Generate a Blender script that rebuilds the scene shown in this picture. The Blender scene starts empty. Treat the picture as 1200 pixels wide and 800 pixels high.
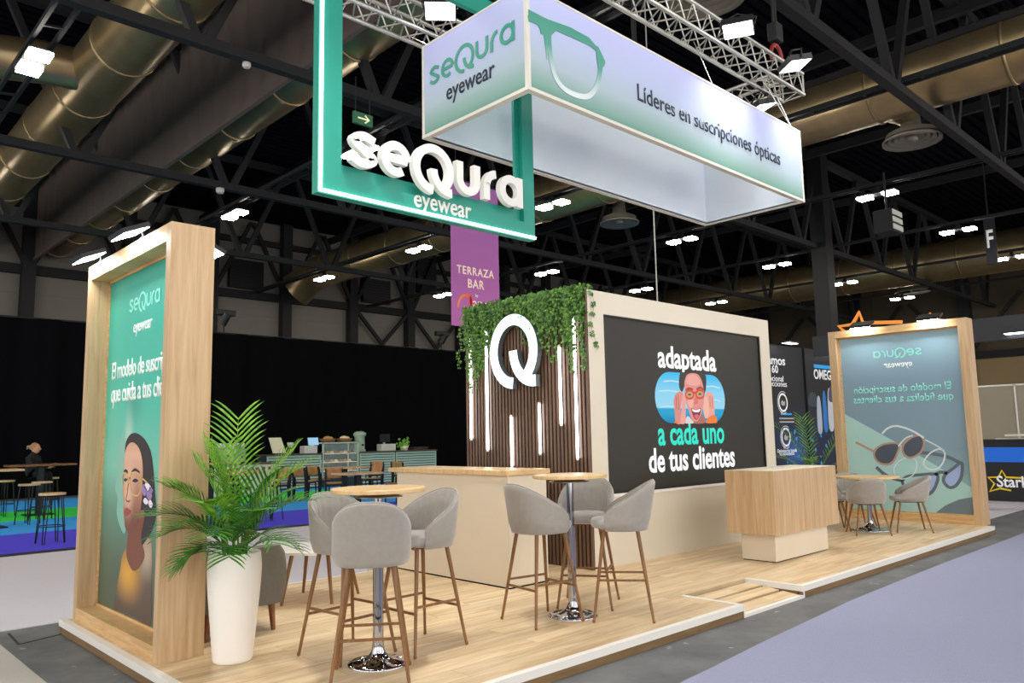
import bpy, bmesh, math, random
from mathutils import Vector, Matrix
random.seed(7)
SC = bpy.context.scene
COL = SC.collection
PI = math.pi
Z = Vector((0, 0, 1)); XA = Vector((1, 0, 0)); YA = Vector((0, 1, 0))

# ------------------------------------------------------------------ camera
CAM = Vector((-1.8385, -3.5118, 1.5201)); FOC = 912.46
_a = PI/4 - 0.7268 + 0.75; _p = 0.1210; _r = -0.0197
FW = Vector((math.cos(_a)*math.cos(_p), math.sin(_a)*math.cos(_p), math.sin(_p)))
_R0 = Vector((math.sin(_a), -math.cos(_a), 0)); _U0 = _R0.cross(FW)
RT = math.cos(_r)*_R0 + math.sin(_r)*_U0
UP = -math.sin(_r)*_R0 + math.cos(_r)*_U0
cd = bpy.data.cameras.new('camera'); cam = bpy.data.objects.new('camera', cd); COL.objects.link(cam)
cd.sensor_width = 36; cd.lens = FOC/1200*36; cd.clip_end = 200; cd.clip_start = 0.05
m = Matrix((RT, UP, -FW)).transposed().to_4x4(); m.translation = CAM; cam.matrix_world = m
SC.camera = cam
def at(u, v, axis, val):
    """the point of the plane axis=val that the photo shows at pixel u, v"""
    D = FW + RT*((u-600)/FOC) - UP*((v-400)/FOC)
    return CAM + D*((val-CAM[axis])/D[axis])

# ------------------------------------------------------------------ materials
def lin(c):
    if isinstance(c, str):
        c = [int(c[i:i+2], 16)/255 for i in (0, 2, 4)]
    return [x/12.92 if x <= .04045 else ((x+.055)/1.055)**2.4 for x in c] + [1.0]
def new_mat(name):
    m = bpy.data.materials.new(name); m.use_nodes = True
    return m, m.node_tree.nodes, m.node_tree.links, m.node_tree.nodes['Principled BSDF']
def mat(name, col, rough=.5, metal=0., emit=0., ecol=None, noise=0., nscale=8., bump=0., spec=.5, sheen=0.):
    m, N, L, b = new_mat(name)
    b.inputs['Base Color'].default_value = lin(col); b.inputs['Roughness'].default_value = rough
    b.inputs['Metallic'].default_value = metal; b.inputs['Specular IOR Level'].default_value = spec
    if sheen: b.inputs['Sheen Weight'].default_value = sheen
    if emit:
        b.inputs['Emission Color'].default_value = lin(ecol or col); b.inputs['Emission Strength'].default_value = emit
    if noise or bump:
        tc = N.new('ShaderNodeTexCoord'); nz = N.new('ShaderNodeTexNoise'); nz.inputs['Scale'].default_value = nscale
        nz.inputs['Detail'].default_value = 5; L.new(tc.outputs['Object'], nz.inputs['Vector'])
        if noise:
            mx = N.new('ShaderNodeMix'); mx.data_type = 'RGBA'
            c = lin(col); mx.inputs[6].default_value = [x*(1-noise) for x in c[:3]]+[1]; mx.inputs[7].default_value = [min(1, x*(1+noise)) for x in c[:3]]+[1]
            L.new(nz.outputs['Fac'], mx.inputs[0]); L.new(mx.outputs[2], b.inputs['Base Color'])
        if bump:
            bp = N.new('ShaderNodeBump'); bp.inputs['Strength'].default_value = bump; bp.inputs['Distance'].default_value = .01
            L.new(nz.outputs['Fac'], bp.inputs['Height']); L.new(bp.outputs[0], b.inputs['Normal'])
    return m
def ramp(N, stops):
    r = N.new('ShaderNodeValToRGB')
    while len(r.color_ramp.elements) < len(stops): r.color_ramp.elements.new(.5)
    for e, (p, c) in zip(r.color_ramp.elements, stops): e.position = p; e.color = lin(c)
    return r
def wood(name, c1, c2, c3, scale, rough=.45, plank=None):
    """wood grain stretched along one axis (scale is small along the grain)"""
    m, N, L, b = new_mat(name)
    tc = N.new('ShaderNodeTexCoord'); mp = N.new('ShaderNodeMapping'); mp.inputs['Scale'].default_value = scale
    nz = N.new('ShaderNodeTexNoise'); nz.inputs['Scale'].default_value = 1; nz.inputs['Detail'].default_value = 8; nz.inputs['Roughness'].default_value = .62
    nz.inputs['Distortion'].default_value = .6
    L.new(tc.outputs['Object'], mp.inputs[0])
    src = mp.outputs[0]
    if plank:
        br = N.new('ShaderNodeTexBrick'); br.offset = .37; br.inputs['Scale'].default_value = 1
        br.inputs['Brick Width'].default_value = plank[0]; br.inputs['Row Height'].default_value = plank[1]; br.inputs['Mortar Size'].default_value = .0012
        br.inputs['Color1'].default_value = (0, 0, 0, 1); br.inputs['Color2'].default_value = (1, 1, 1, 1); br.inputs['Mortar'].default_value = (.5, .5, .5, 1)
        L.new(tc.outputs['Object'], br.inputs['Vector'])
        ad = N.new('ShaderNodeVectorMath'); ad.operation = 'MULTIPLY_ADD'; ad.inputs[1].default_value = (7, 13, 3)
        L.new(br.outputs['Color'], ad.inputs[0]); L.new(src, ad.inputs[2]); src = ad.outputs[0]
    L.new(src, nz.inputs['Vector'])
    r = ramp(N, [(.3, c1), (.5, c2), (.72, c3)]); L.new(nz.outputs['Fac'], r.inputs[0])
    out = r.outputs[0]
    if plank:
        mx = N.new('ShaderNodeMix'); mx.data_type = 'RGBA'; mx.blend_type = 'MULTIPLY'
        sh = N.new('ShaderNodeMapRange'); sh.inputs['To Min'].default_value = .86; sh.inputs['To Max'].default_value = 1.06
        L.new(br.outputs['Color'], sh.inputs[0]); mx.inputs[0].default_value = 1
        L.new(out, mx.inputs[6]); L.new(sh.outputs[0], mx.inputs[7])
        m2 = N.new('ShaderNodeMix'); m2.data_type = 'RGBA'; m2.inputs[7].default_value = lin('8a6a42'); L.new(br.outputs['Fac'], m2.inputs[0]); L.new(mx.outputs[2], m2.inputs[6]); out = m2.outputs[2]
    L.new(out, b.inputs['Base Color']); b.inputs['Roughness'].default_value = rough
    return m
def gradient(name, stops, z0, z1, rough=.5, blobs=(), emit=0., axis=2, back=False):
    """printed sheet: colour runs along one axis of the sheet, with soft printed colour clouds"""
    m, N, L, b = new_mat(name)
    tc = N.new('ShaderNodeTexCoord'); sp = N.new('ShaderNodeSeparateXYZ'); L.new(tc.outputs['Object'], sp.inputs[0])
    mr = N.new('ShaderNodeMapRange'); mr.inputs['From Min'].default_value = z0; mr.inputs['From Max'].default_value = z1
    L.new(sp.outputs[axis], mr.inputs[0]); r = ramp(N, stops); L.new(mr.outputs[0], r.inputs[0]); out = r.outputs[0]
    for (p, rad, c, k) in blobs:
        vd = N.new('ShaderNodeVectorMath'); vd.operation = 'SUBTRACT'; vd.inputs[1].default_value = p; L.new(tc.outputs['Object'], vd.inputs[0])
        vs = N.new('ShaderNodeVectorMath'); vs.operation = 'DIVIDE'; vs.inputs[1].default_value = rad; L.new(vd.outputs[0], vs.inputs[0])
        ln = N.new('ShaderNodeVectorMath'); ln.operation = 'LENGTH'; L.new(vs.outputs[0], ln.inputs[0])
        mm = N.new('ShaderNodeMapRange'); mm.interpolation_type = 'SMOOTHSTEP'; mm.inputs['From Min'].default_value = 1; mm.inputs['From Max'].default_value = 0
        mm.inputs['To Max'].default_value = k; L.new(ln.outputs['Value'], mm.inputs[0])
        mx = N.new('ShaderNodeMix'); mx.data_type = 'RGBA'; L.new(mm.outputs[0], mx.inputs[0]); L.new(out, mx.inputs[6]); mx.inputs[7].default_value = lin(c); out = mx.outputs[2]
    L.new(out, b.inputs['Base Color']); b.inputs['Roughness'].default_value = rough
    if emit: L.new(out, b.inputs['Emission Color']); b.inputs['Emission Strength'].default_value = emit
    return m

M = {}
M['oak'] = wood('oak_laminate', 'b39066', 'c4a47c', 'd2b48e', (26, 26, 1.3))
M['oakh'] = wood('oak_edge', 'b98f5a', 'd2aa74', 'dfbd8a', (3, 3, 30))
M['deck'] = wood('pale_floor_boards', 'bf9d70', 'dcc096', 'eed9b4', (1.1, 11, 5), .38, (1.3, .19))
M['top'] = wood('table_top_wood', 'c8a26c', 'dab781', 'e2c494', (3, 22, 5), .35)
M['leg'] = wood('wood_print_leg', '6b4724', '80572f', '946839', (40, 40, 3), .4)
M['walnut'] = wood('walnut_leg', '6a4022', '7f5030', '8f5d38', (40, 40, 3), .4)
M['slat'] = wood('walnut_slat', '54402f', '6b5140', '7c604c', (30, 30, 2), .5)
M['black'] = mat('black_paint', '101012', .5)
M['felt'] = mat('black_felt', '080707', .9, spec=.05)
M['white'] = mat('white_gloss', 'f0ece4', .3)
M['trim'] = mat('white_edge_trim', 'e9e6df', .35)
M['fascia'] = wood('edge_fascia_wood', '6a5030', '7a5f3a', '866a42', (2, 2, 20), .5)
M['cream'] = mat('cream_board', 'd8cfbc', .5, noise=.03, nscale=2)
M['cream2'] = mat('counter_board', 'dcd0ba', .5, noise=.03, nscale=2)
M['grey'] = mat('grey_velvet', '98928a', .85, noise=.12, nscale=25, sheen=.5)
M['greyseat'] = mat('grey_velvet_seat', 'a5a29e', .85, noise=.12, nscale=25, sheen=.6)
M['sofa'] = mat('dark_grey_upholstery', '6c685f', .85, noise=.1, nscale=30)
M['chrome'] = mat('chrome', 'b2b2b6', .07, 1.)
M['alu'] = mat('aluminium', 'c9c7c0', .35, .9)
M['teal'] = mat('teal_sign_paint', '15927f', .45)
M['neon'] = mat('white_light_strip', 'ffffff', .4, emit=5, ecol='f2fffb')
M['tubeglow'] = mat('light_tube_glow', 'ffffff', .4, emit=10, ecol='fbfbff')
M['letter'] = mat('letter_white', 'eceae4', .4)
M['tealink'] = mat('teal_print', '3f9a86', .5)
M['ink'] = mat('dark_ink', '16263c', .5)
M['wink'] = mat('white_print', 'f4fbf8', .5)
M['mint'] = mat('mint_print', '8fe0d2', .5)
M['steel'] = mat('dark_painted_steel', '29292a', .6, spec=.2, noise=.15, nscale=3)
M['duct'] = mat('galvanised_duct', 'a08c68', .33, .8, noise=.3, nscale=2.5)
M['lamp'] = mat('lamp_panel_glow', 'ffffff', .4, emit=66, ecol='fff8ec')
M['flood'] = mat('flood_panel_glow', 'ffffff', .4, emit=7, ecol='f4f7ff')
M['concrete'] = None
def wall_mat(name, col, row):
    m, N, L, b = new_mat(name)
    tc = N.new('ShaderNodeTexCoord'); nz = N.new('ShaderNodeTexNoise'); nz.inputs['Scale'].default_value = .8; L.new(tc.outputs['Object'], nz.inputs[0])
    c = lin(col); mx = N.new('ShaderNodeMix'); mx.data_type = 'RGBA'; mx.inputs[6].default_value = [x*.8 for x in c[:3]]+[1]; mx.inputs[7].default_value = c
    L.new(nz.outputs['Fac'], mx.inputs[0]); L.new(mx.outputs[2], b.inputs['Base Color']); b.inputs['Roughness'].default_value = .8
    return m
M['hallwall'] = wall_mat('hall_wall_panel', '857f76', 1)
M['hallbrown'] = wall_mat('hall_wall_brown', '574c3a', 1)
M['roof'] = mat('dark_roof_deck', '0d0e14', .9, spec=.05, noise=.15, nscale=1)
M['smoke'] = mat('dark_brown_curtain_sheet', '5d5048', .8, noise=.2, nscale=2)
def floor_mat():
    m, N, L, b = new_mat('worn_concrete')
    tc = N.new('ShaderNodeTexCoord'); a = N.new('ShaderNodeTexNoise'); a.inputs['Scale'].default_value = 1.6; a.inputs['Detail'].default_value = 8; a.inputs['Roughness'].default_value = .65
    L.new(tc.outputs['Object'], a.inputs[0]); r = ramp(N, [(.3, '4c4d4e'), (.55, '68696a'), (.78, '7d7d7c')]); L.new(a.outputs['Fac'], r.inputs[0])
    s = N.new('ShaderNodeTexNoise'); s.inputs['Scale'].default_value = 7; s.inputs['Detail'].default_value = 3; L.new(tc.outputs['Object'], s.inputs[0])
    mr = N.new('ShaderNodeMapRange'); mr.inputs['From Min'].default_value = .68; mr.inputs['From Max'].default_value = .74; L.new(s.outputs['Fac'], mr.inputs[0])
    mx = N.new('ShaderNodeMix'); mx.data_type = 'RGBA'; L.new(mr.outputs[0], mx.inputs[0]); L.new(r.outputs[0], mx.inputs[6]); mx.inputs[7].default_value = lin('a5a39c')
    L.new(mx.outputs[2], b.inputs['Base Color']); b.inputs['Roughness'].default_value = .55
    return m
M['concrete'] = floor_mat()
M['carpet'] = mat('lilac_grey_carpet', '9295ae', .95, noise=.12, nscale=90, bump=.3)
M['palecarpet'] = mat('pale_lilac_carpet', 'd2ced4', .95, noise=.1, nscale=90, bump=.3)
M['greycarpet'] = mat('pale_grey_carpet', 'b5b0a8', .95, noise=.1, nscale=90, bump=.3)
M['drape'] = mat('black_drape_cloth', '050507', .9, spec=.1)

# ------------------------------------------------------------------ mesh helpers
class MB:
    def __init__(s): s.v = []; s.f = []; s.sm = []
    def add(s, v, f, smooth=False):
        n = len(s.v); s.v += [Vector(p) for p in v]
        for q in f: s.f.append([i+n for i in q]); s.sm.append(smooth)
        return s
    def box(s, a, b):
        x0, y0, z0 = [min(p, q) for p, q in zip(a, b)]; x1, y1, z1 = [max(p, q) for p, q in zip(a, b)]
        return s.add([(x0,y0,z0),(x1,y0,z0),(x1,y1,z0),(x0,y1,z0),(x0,y0,z1),(x1,y0,z1),(x1,y1,z1),(x0,y1,z1)],
              [(3,2,1,0),(4,5,6,7),(0,1,5,4),(1,2,6,5),(2,3,7,6),(3,0,4,7)])
    def hexa(s, p):
        return s.add(p, [(3,2,1,0),(4,5,6,7),(0,1,5,4),(1,2,6,5),(2,3,7,6),(3,0,4,7)])
    def beam(s, a, b, w, h=None):
        a = Vector(a); b = Vector(b); d = (b-a).normalized(); h = h or w
        x = d.cross(Z if abs(d.z) < .95 else XA).normalized(); y = x.cross(d)
        c = [(-1,-1),(1,-1),(1,1),(-1,1)]
        return s.hexa([p+x*(i*w/2)+y*(j*h/2) for p in (a, b) for i, j in c])
    def tube(s, pts, r, n=10, closed=False, cap=True):
        pts = [Vector(p) for p in pts]; rr = r if isinstance(r, (list, tuple)) else [r]*len(pts)
        V = []; F = []; ref = None; K = len(pts)
        for i, p in enumerate(pts):
            if closed: d = pts[(i+1) % K]-pts[i-1]
            else: d = pts[min(i+1, K-1)]-pts[max(i-1, 0)]
            d.normalize()
            if ref is None: ref = d.cross(Z if abs(d.z) < .9 else XA).normalized()
            x = (ref-d*ref.dot(d)).normalized(); ref = x; y = d.cross(x)
            for k in range(n):
                t = 2*PI*k/n; V.append(p+(x*math.cos(t)+y*math.sin(t))*rr[i])
        for i in range(K if closed else K-1):
            j = (i+1) % K
            for k in range(n): F.append((i*n+k, i*n+(k+1) % n, j*n+(k+1) % n, j*n+k))
        s.add(V, F, True)
        if cap and not closed:
            s.add(V[:n], [tuple(range(n))[::-1]]); s.add(V[-n:], [tuple(range(n))])
        return s
    def lathe(s, prof, n=32, c=(0,0,0), smooth=True):
        c = Vector(c); V = [c+Vector((r*math.cos(2*PI*k/n), r*math.sin(2*PI*k/n), z)) for r, z in prof for k in range(n)]
        F = [(i*n+k, i*n+(k+1) % n, (i+1)*n+(k+1) % n, (i+1)*n+k) for i in range(len(prof)-1) for k in range(n)]
        return s.add(V, F, smooth)
    def disc(s, c, r, z0, z1, n=40, bev=.004):
        return s.lathe([(0, z0), (r-bev, z0), (r, z0+bev), (r, z1-bev), (r-bev, z1), (0, z1)], n, c, False)
    def grid(s, P, smooth=True, cu=False):
        """P[i][j] grid of points"""
        n = len(P[0]); V = [p for row in P for p in row]
        F = [(i*n+j, i*n+(j+1) % n, (i+1)*n+(j+1) % n, (i+1)*n+j) for i in range(len(P)-1) for j in range(n if cu else n-1)]
        return s.add(V, F, smooth)
    def prism(s, pl, pts, d0, d1):
        """outline pts (2D) on plane pl between offsets d0 and d1"""
        ar = sum(a[0]*b[1]-b[0]*a[1] for a, b in zip(pts, pts[1:]+pts[:1]))
        if ar < 0: pts = pts[::-1]
        n = len(pts); V = [pl(x, y, d1) for x, y in pts]+[pl(x, y, d0) for x, y in pts]
        F = [tuple(range(n)), tuple(range(2*n-1, n-1, -1))]+[(i, i+n, (i+1) % n+n, (i+1) % n) for i in range(n)]
        return s.add(V, F)
    def ribbon(s, pl, pts, w, d0, d1, closed=False):
        pts = [Vector(p) for p in pts]; K = len(pts); Lf = []; Rg = []
        for i in range(K):
            a = pts[(i-1) % K] if closed or i else pts[0]; b = pts[(i+1) % K] if closed or i < K-1 else pts[-1]
            d = (b-a).normalized(); q = Vector((-d.y, d.x))*(w/2 if not isinstance(w, list) else w[i]/2); Lf.append(pts[i]+q); Rg.append(pts[i]-q)
        for i in range(K if closed else K-1):
            j = (i+1) % K; c = [Rg[i], Rg[j], Lf[j], Lf[i]]
            V = [pl(p.x, p.y, d1) for p in c]+[pl(p.x, p.y, d0) for p in c]
            F = [(0,1,2,3),(7,6,5,4),(0,4,5,1),(2,6,7,3)]
            if not closed and i == 0: F.append((3,7,4,0))
            if not closed and i == K-2: F.append((1,5,6,2))
            s.add(V, F)
        return s
    def build(s, name, m, parent=None, bevel=0., world=True):
        me = bpy.data.meshes.new(name); off = wloc(parent) if parent and world else Vector()
        me.from_pydata([p-off for p in s.v], [], s.f); me.update()
        for p, q in zip(me.polygons, s.sm): p.use_smooth = q
        me.materials.append(m)
        o = bpy.data.objects.new(name, me); COL.objects.link(o)
        if parent: o.parent = parent
        if bevel:
            b = o.modifiers.new('bevel', 'BEVEL'); b.width = bevel; b.segments = 2; b.limit_method = 'ANGLE'
        return o
def wloc(o):
    v = Vector()
    while o: v += o.location; o = o.parent
    return v
def plane(o, d):
    """a standing plane through o whose sideways direction is d; returns map (x, y, off) -> point and its inverse for photo pixels"""
    o = Vector(o); d = Vector(d); n = d.cross(Z)
    def f(x, y, off=0.): return o+d*x+Z*y+n*off
    ax = 0 if abs(n.x) > .5 else 1
    def px(u, v):
        p = at(u, v, ax, o[ax])-o; return (p.dot(d), p.z)
    f.px = px; f.d = d; f.n = n; f.o = o
    return f
def smooth2(pts, k=6, closed=True):
    P = [Vector(p) for p in pts]; n = len(P); out = []
    for i in range(n if closed else n-1):
        if closed: a, b, c, d = P[i-1], P[i], P[(i+1) % n], P[(i+2) % n]
        else: a, b, c, d = P[max(i-1, 0)], P[i], P[i+1], P[min(i+2, n-1)]
        for j in range(k):
            t = j/k; out.append(.5*((2*b)+(c-a)*t+(2*a-5*b+4*c-d)*t*t+(3*b-a-3*c+d)*t**3))
    if not closed: out.append(P[-1])
    return [tuple(p) for p in out]
def tag(o, label=None, cat=None, group=None, kind=None):
    if label: o['label'] = label
    if cat: o['category'] = cat
    if group: o['group'] = group
    if kind: o['kind'] = kind
    return o
def thing(name, label, cat, loc=(0,0,0), rz=0, group=None):
    o = bpy.data.objects.new(name, None); COL.objects.link(o); o.location = loc; o.rotation_euler = (0, 0, rz)
    return tag(o, label, cat, group)
def kids(o): return [c for c in COL.objects if c.parent == o]
def copy_tree(o, parent=None):
    c = o.copy(); COL.objects.link(c); c.parent = parent
    for ch in kids(o): copy_tree(ch, c)
    return c
def text(s, name, m, parent, pl, x0, y0, width, ys=1., bold=0., depth=.004, off=0., spacing=1.):
    c = bpy.data.curves.new(name, 'FONT'); c.body = s; c.offset = bold; c.resolution_u = 3; c.space_character = spacing
    t = bpy.data.objects.new(name, c); COL.objects.link(t)
    me = bpy.data.meshes.new_from_object(t.evaluated_get(bpy.context.evaluated_depsgraph_get()))
    bpy.data.objects.remove(t); bpy.data.curves.remove(c)
    xs = [v.co.x for v in me.vertices]; a = min(xs); k = width/(max(xs)-a)
    b = bmesh.new(); b.from_mesh(me)
    r = bmesh.ops.extrude_face_region(b, geom=b.faces[:])
    top = set(v for v in r['geom'] if isinstance(v, bmesh.types.BMVert))
    w = wloc(parent) if parent else Vector()
    for v in b.verts:
        v.co = pl(x0+(v.co.x-a)*k, y0+v.co.y*k*ys, off+(depth if v in top else 0))-w
    bmesh.ops.recalc_face_normals(b, faces=b.faces[:])
    b.to_mesh(me); b.free(); me.materials.clear(); me.materials.append(m)
    o = bpy.data.objects.new(name, me); COL.objects.link(o)
    if parent: o.parent = parent
    return o
def arc(cx, cy, r, a0, a1, n=18, ry=None):
    return [(cx+r*math.cos(math.radians(a0+(a1-a0)*i/n)), cy+(ry or r)*math.sin(math.radians(a0+(a1-a0)*i/n))) for i in range(n+1)]
def q_paths(cx, cy, r):
    return [arc(cx, cy, r, 268, -52, 30), arc(cx+r*.99, cy+r*.02, r*.99, 180, 275, 14)]
def logo_paths(w):
    h = w/2
    S = [(.80,.78),(.46,1-h),(.14+h*.2,.73),(.46,.5),(.80-h*.2,.27),(.44,h),(.10,.24)]
    a0 = .5-h
    return [[smooth2(S, 6, False)], [arc(1.5,.5,a0,0,305,24), [(1.5-a0,.5),(1.5+a0,.5)]], q_paths(2.81,.5,.74-h),
        [[(3.66+h,.98),(3.66+h,.45)]+arc(4.12,.45,.46-h,180,360,14)+[(4.58-h,.98)]], [[(4.72+h,.02),(4.72+h,.55)]+arc(5.22+h*.2,.5,.5-h,170,92,8)],
        [arc(5.88,.5,a0,0,360,28), [(6.38-h,.98),(6.38-h,.02)]]]
def logo(mb, pl, x0, y0, width, w=.19, d0=0., d1=.004):
    """the wordmark in geometric strokes, x-height 1 unit, 6.4 units wide from outer edge to outer edge"""
    k = width/6.4; i = 0
    for letter in logo_paths(w):
        for p in letter: mb.ribbon(pl, [(x0+x*k, y0+y*k) for x, y in p], w*k, d0+.0002*i, d1+.0003*i); i += 1
    return mb
HS = .1057   # top of the stand's platform
# ================================================================== HALL
def structure(name, mb, m, label=None):
    o = mb.build(name, m); o['kind'] = 'structure'
    if label: o['label'] = label
    return o
structure('floor', MB().box((-14,-14,-.2),(46,31,0)), M['concrete'])
rb = MB(); y = -14.
while y < 30:
    for (a, b, za, zb) in ((0,.14,11.6,11.6),(.14,.17,11.6,11.7),(.17,.28,11.7,11.7),(.28,.31,11.7,11.6)):
        rb.add([(-14,y+a,za),(46,y+a,za),(46,y+b,zb),(-14,y+b,zb)], [(0,1,2,3)])
    y += .31
structure('ceiling', rb, M['roof'])
wb = MB().box((-14,30,0),(46,30.3,11.8))
for z in (1.6,3.2,4.8,6.3,7.2): wb.box((-14,29.97,z),(46,30,z+.03))
structure('wall_back', wb, M['hallwall'])
wr = MB().box((46,-14,0),(46.3,30.3,11.8))
for y in range(-13, 30, 4): wr.box((45.97,y,0),(46,y+.06,11.6))
structure('wall_right', wr, M['hallbrown'])
structure('wall_right_lit_band', MB().box((45.85,-14,0),(45.96,30,5.2)), wall_mat('hall_wall_lit_tone', 'a58d66', 1))  # lower part of the brown wall, painted lighter to stand in for light on it
# wall girts, columns and cross bracing of the back wall (each its own steel member)
def member(name, a, b, w, h, i=None):
    o = MB().beam(a, b, w, h).build(name, M['steel']); o['kind'] = 'structure'
    return o
member('trim_1', (-14,29.85,8.1), (46,29.85,8.1), .25, .35)
member('trim_2', (-14,29.85,10.6), (46,29.85,10.6), .2, .25)
for i, x in enumerate((1.3,4.85,8.35,11.8,15.3,18.9,22.4,25.9,29.4,32.9,36.4)):
    c = MB().box((x-.22,29.5,0),(x+.22,29.92,11.6)).build('wall_column', M['steel']); c['kind'] = 'structure'
    for s in (-1, 1): member('wall_brace', (x+s*.15,29.6,8.3), (x+s*1.7,29.6,11.4), .16, .16)
for x in (20.6, 24.1, 27.6): 
    for s in (-1, 1): member('wall_brace', (x,29.6,6.3), (x+s*1.6,29.6,8.0), .16, .16)
for x in (45.7,):
    for y in (-8,-2,4,10,16,22):
        c = MB().box((x-.2,y-.3,0),(x+.2,y+.3,11.6)).build('wall_column', M['steel']); c['kind'] = 'structure'
        for s in (-1, 1): member('wall_brace', (x-.3,y+s*.2,5.6), (x-.3,y+s*2.8,8.6), .18, .18)
    member('trim_3', (45.8,-14,5.4), (45.8,30,5.4), .25, .4)
for (u0, v0, u1, v1) in ((270,302,309,340),(426,325,458,357),(490,300,512,345)):
    a = at(u0, v0, 1, 29.7); b = at(u1, v1, 1, 29.7)
    lv = MB().box((a.x,29.72,b.z),(b.x,29.95,a.z))
    for k in range(9): lv.box((a.x+.04,29.69,b.z+.06+k*(a.z-b.z)/9.3),(b.x-.04,29.72,b.z+.1+k*(a.z-b.z)/9.3))
    o = lv.build('wall_vent', M['black']); tag(o, kind='structure')
# roof trusses: lower chord z 8, upper chord z 11.3, V webs
for Y in (-5.2, 1.65, 8.6, 15.45, 22.2):
    t = MB().beam((-13.9,Y,8),(45.9,Y,8),.18,.18).beam((-13.9,Y,11.35),(45.9,Y,11.35),.24,.22)
    x = 2.85-3.47*4
    while x < 46:
        for s in (-1, 1): t.beam((x+s*.1,Y,8.05),(x+s*1.55,Y,11.3),.15,.15)
        x += 3.47
    o = t.build('roof_truss_beam', M['steel']); o['kind'] = 'structure'
for X in (-5.2, 1.0, 7.4, 13.7, 19.9, 26.1, 32.3, 38.6):
    r = MB().beam((X-.12,-13.5,8.2),(X-.12,29.8,8.2),.06,.09).beam((X+.22,-13.5,8.25),(X+.22,29.8,8.25),.06,.09)
    y = -13
    while y < 29.5:
        r.beam((X-.12,y,8.2),(X+.22,y,8.25),.04,.04); y += 1.1
    o = r.build('lighting_rail_beam', M['steel']); o['kind'] = 'structure'
for X in (4.4, 11.3, 17.6, 24.2, 31):
    pr = MB().beam((X,-13.5,11.2),(X,29.8,11.2),.16,.3)
    o = pr.build('roof_purlin_beam', M['steel']); o['kind'] = 'structure'
# draught sheet hanging under the roof
sp = []
for k in range(120):
    y = 3.5+k*.22; sp.append([Vector((5.0+.035*math.sin(k*1.7),y,8.5)), Vector((5.0+.035*math.sin(k*1.7+.4),y,11.5))])
sh = MB().grid(sp); sh.box((4.95,3.5,8.42),(5.05,29.7,8.52))
tag(sh.build('smoke_curtain', M['smoke']), 'tall dark brown smoke curtain hanging between two round ducts', 'smoke curtain')
# ducts along the hall
def duct(x, z, r, y0, y1, label, elbow=0):
    t = thing('ventilation_duct', label, 'air duct', (x, y0, z), 0)
    MB().tube([(x,y0,z),(x,y1,z)], r, 28).build('pipe', M['duct'], t)
    y = y0+1
    while y < y1:
        o = MB().lathe([(r,-.03),(r+.025,-.03),(r+.025,.03),(r,.03)], 28)
        q = MB(); q.add([Vector((x+p.x, y+p.z, z+p.y)) for p in o.v], o.f, True); q.build('seam_band', M['duct'], t); y += 2.6
    return t
d1 = duct(2.65, 9.15, .62, 3.0, 29.6, 'wide round metal duct at upper left, nearest the left end of the hall')
MB().tube([(2.3,13.4,9.1),(1.6,13.4,9.05),(.9,13.6,9.0),(-.4,14.0,9.0),(-6,14.0,9.0)], [.42,.42,.42,.42,.42], 24).build('branch_pipe', M['duct'], d1)
duct(5.75, 9.2, .55, 5.0, 29.6, 'round metal duct running behind the dark smoke curtain')
d3 = duct(15.6, 9.0, .72, -6, 27.5, 'long round metal duct passing over the lighting truss at upper right')
MB().tube([(15.6,27.2,9),(15.6,28.0,8.8),(15.2,28.6,8.3)], [.72,.7,.8], 24).build('end_elbow', M['duct'], d3)
MB().box((14.85,-5.5,9.3),(14.95,12,9.42)).build('cable_tray', M['steel'], d3)
MB().tube([(15.6,2.9,8.85),(16.15,2.65,8.8),(16.4,2.5,8.76),(16.5,2.45,8.72)], [.4,.4,.4,.4], 22).build('branch_pipe', M['duct'], d3)
duct(36.2, 9.0, .9, -12, 29.6, 'far round metal duct low over the right side of the hall')
M['diffuser'] = mat('duct_diffuser', '8f897c', .5, .3)
def diffuser(p, r, label, hang=True):
    t = thing('air_diffuser', label, 'air diffuser', p)
    x, y, z = p
    q = MB()
    for k in range(4): q.lathe([(r*(1-.2*k),.0+.05*k),(r*(1-.2*k),-.05+.03*k),(r*(.86-.2*k),.06+.03*k)], 32, p)
    q.lathe([(r*.9,.06),(r*.85,.16),(r*.35,.3),(r*.3,.7),(0,.7)], 32, p); q.build('cone_rings', M['diffuser'], t)
    MB().lathe([(0,-.02),(r*.2,-.02),(r*.2,.1),(0,.12)], 20, p).build('centre_cap', M['diffuser'], t)
    
    if hang: MB().tube([(x,y,z+.7),(x,y,11.5)], .02, 6).build('hanger', M['steel'], t)
    return t
diffuser((16.5, 2.45, 8.0), .62, 'round ceiling air diffuser at the end of the right duct branch', False)
diffuser((8.2, 2.5, 8.2), .6, 'round ceiling air diffuser seen above the aluminium truss')
diffuser((16.8, 11.1, 8.0), .6, 'round ceiling air diffuser below the white hanging banner box')
diffuser((38.6, 10.2, 8.2), .8, 'small far ceiling air diffuser above the display wall')
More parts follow.
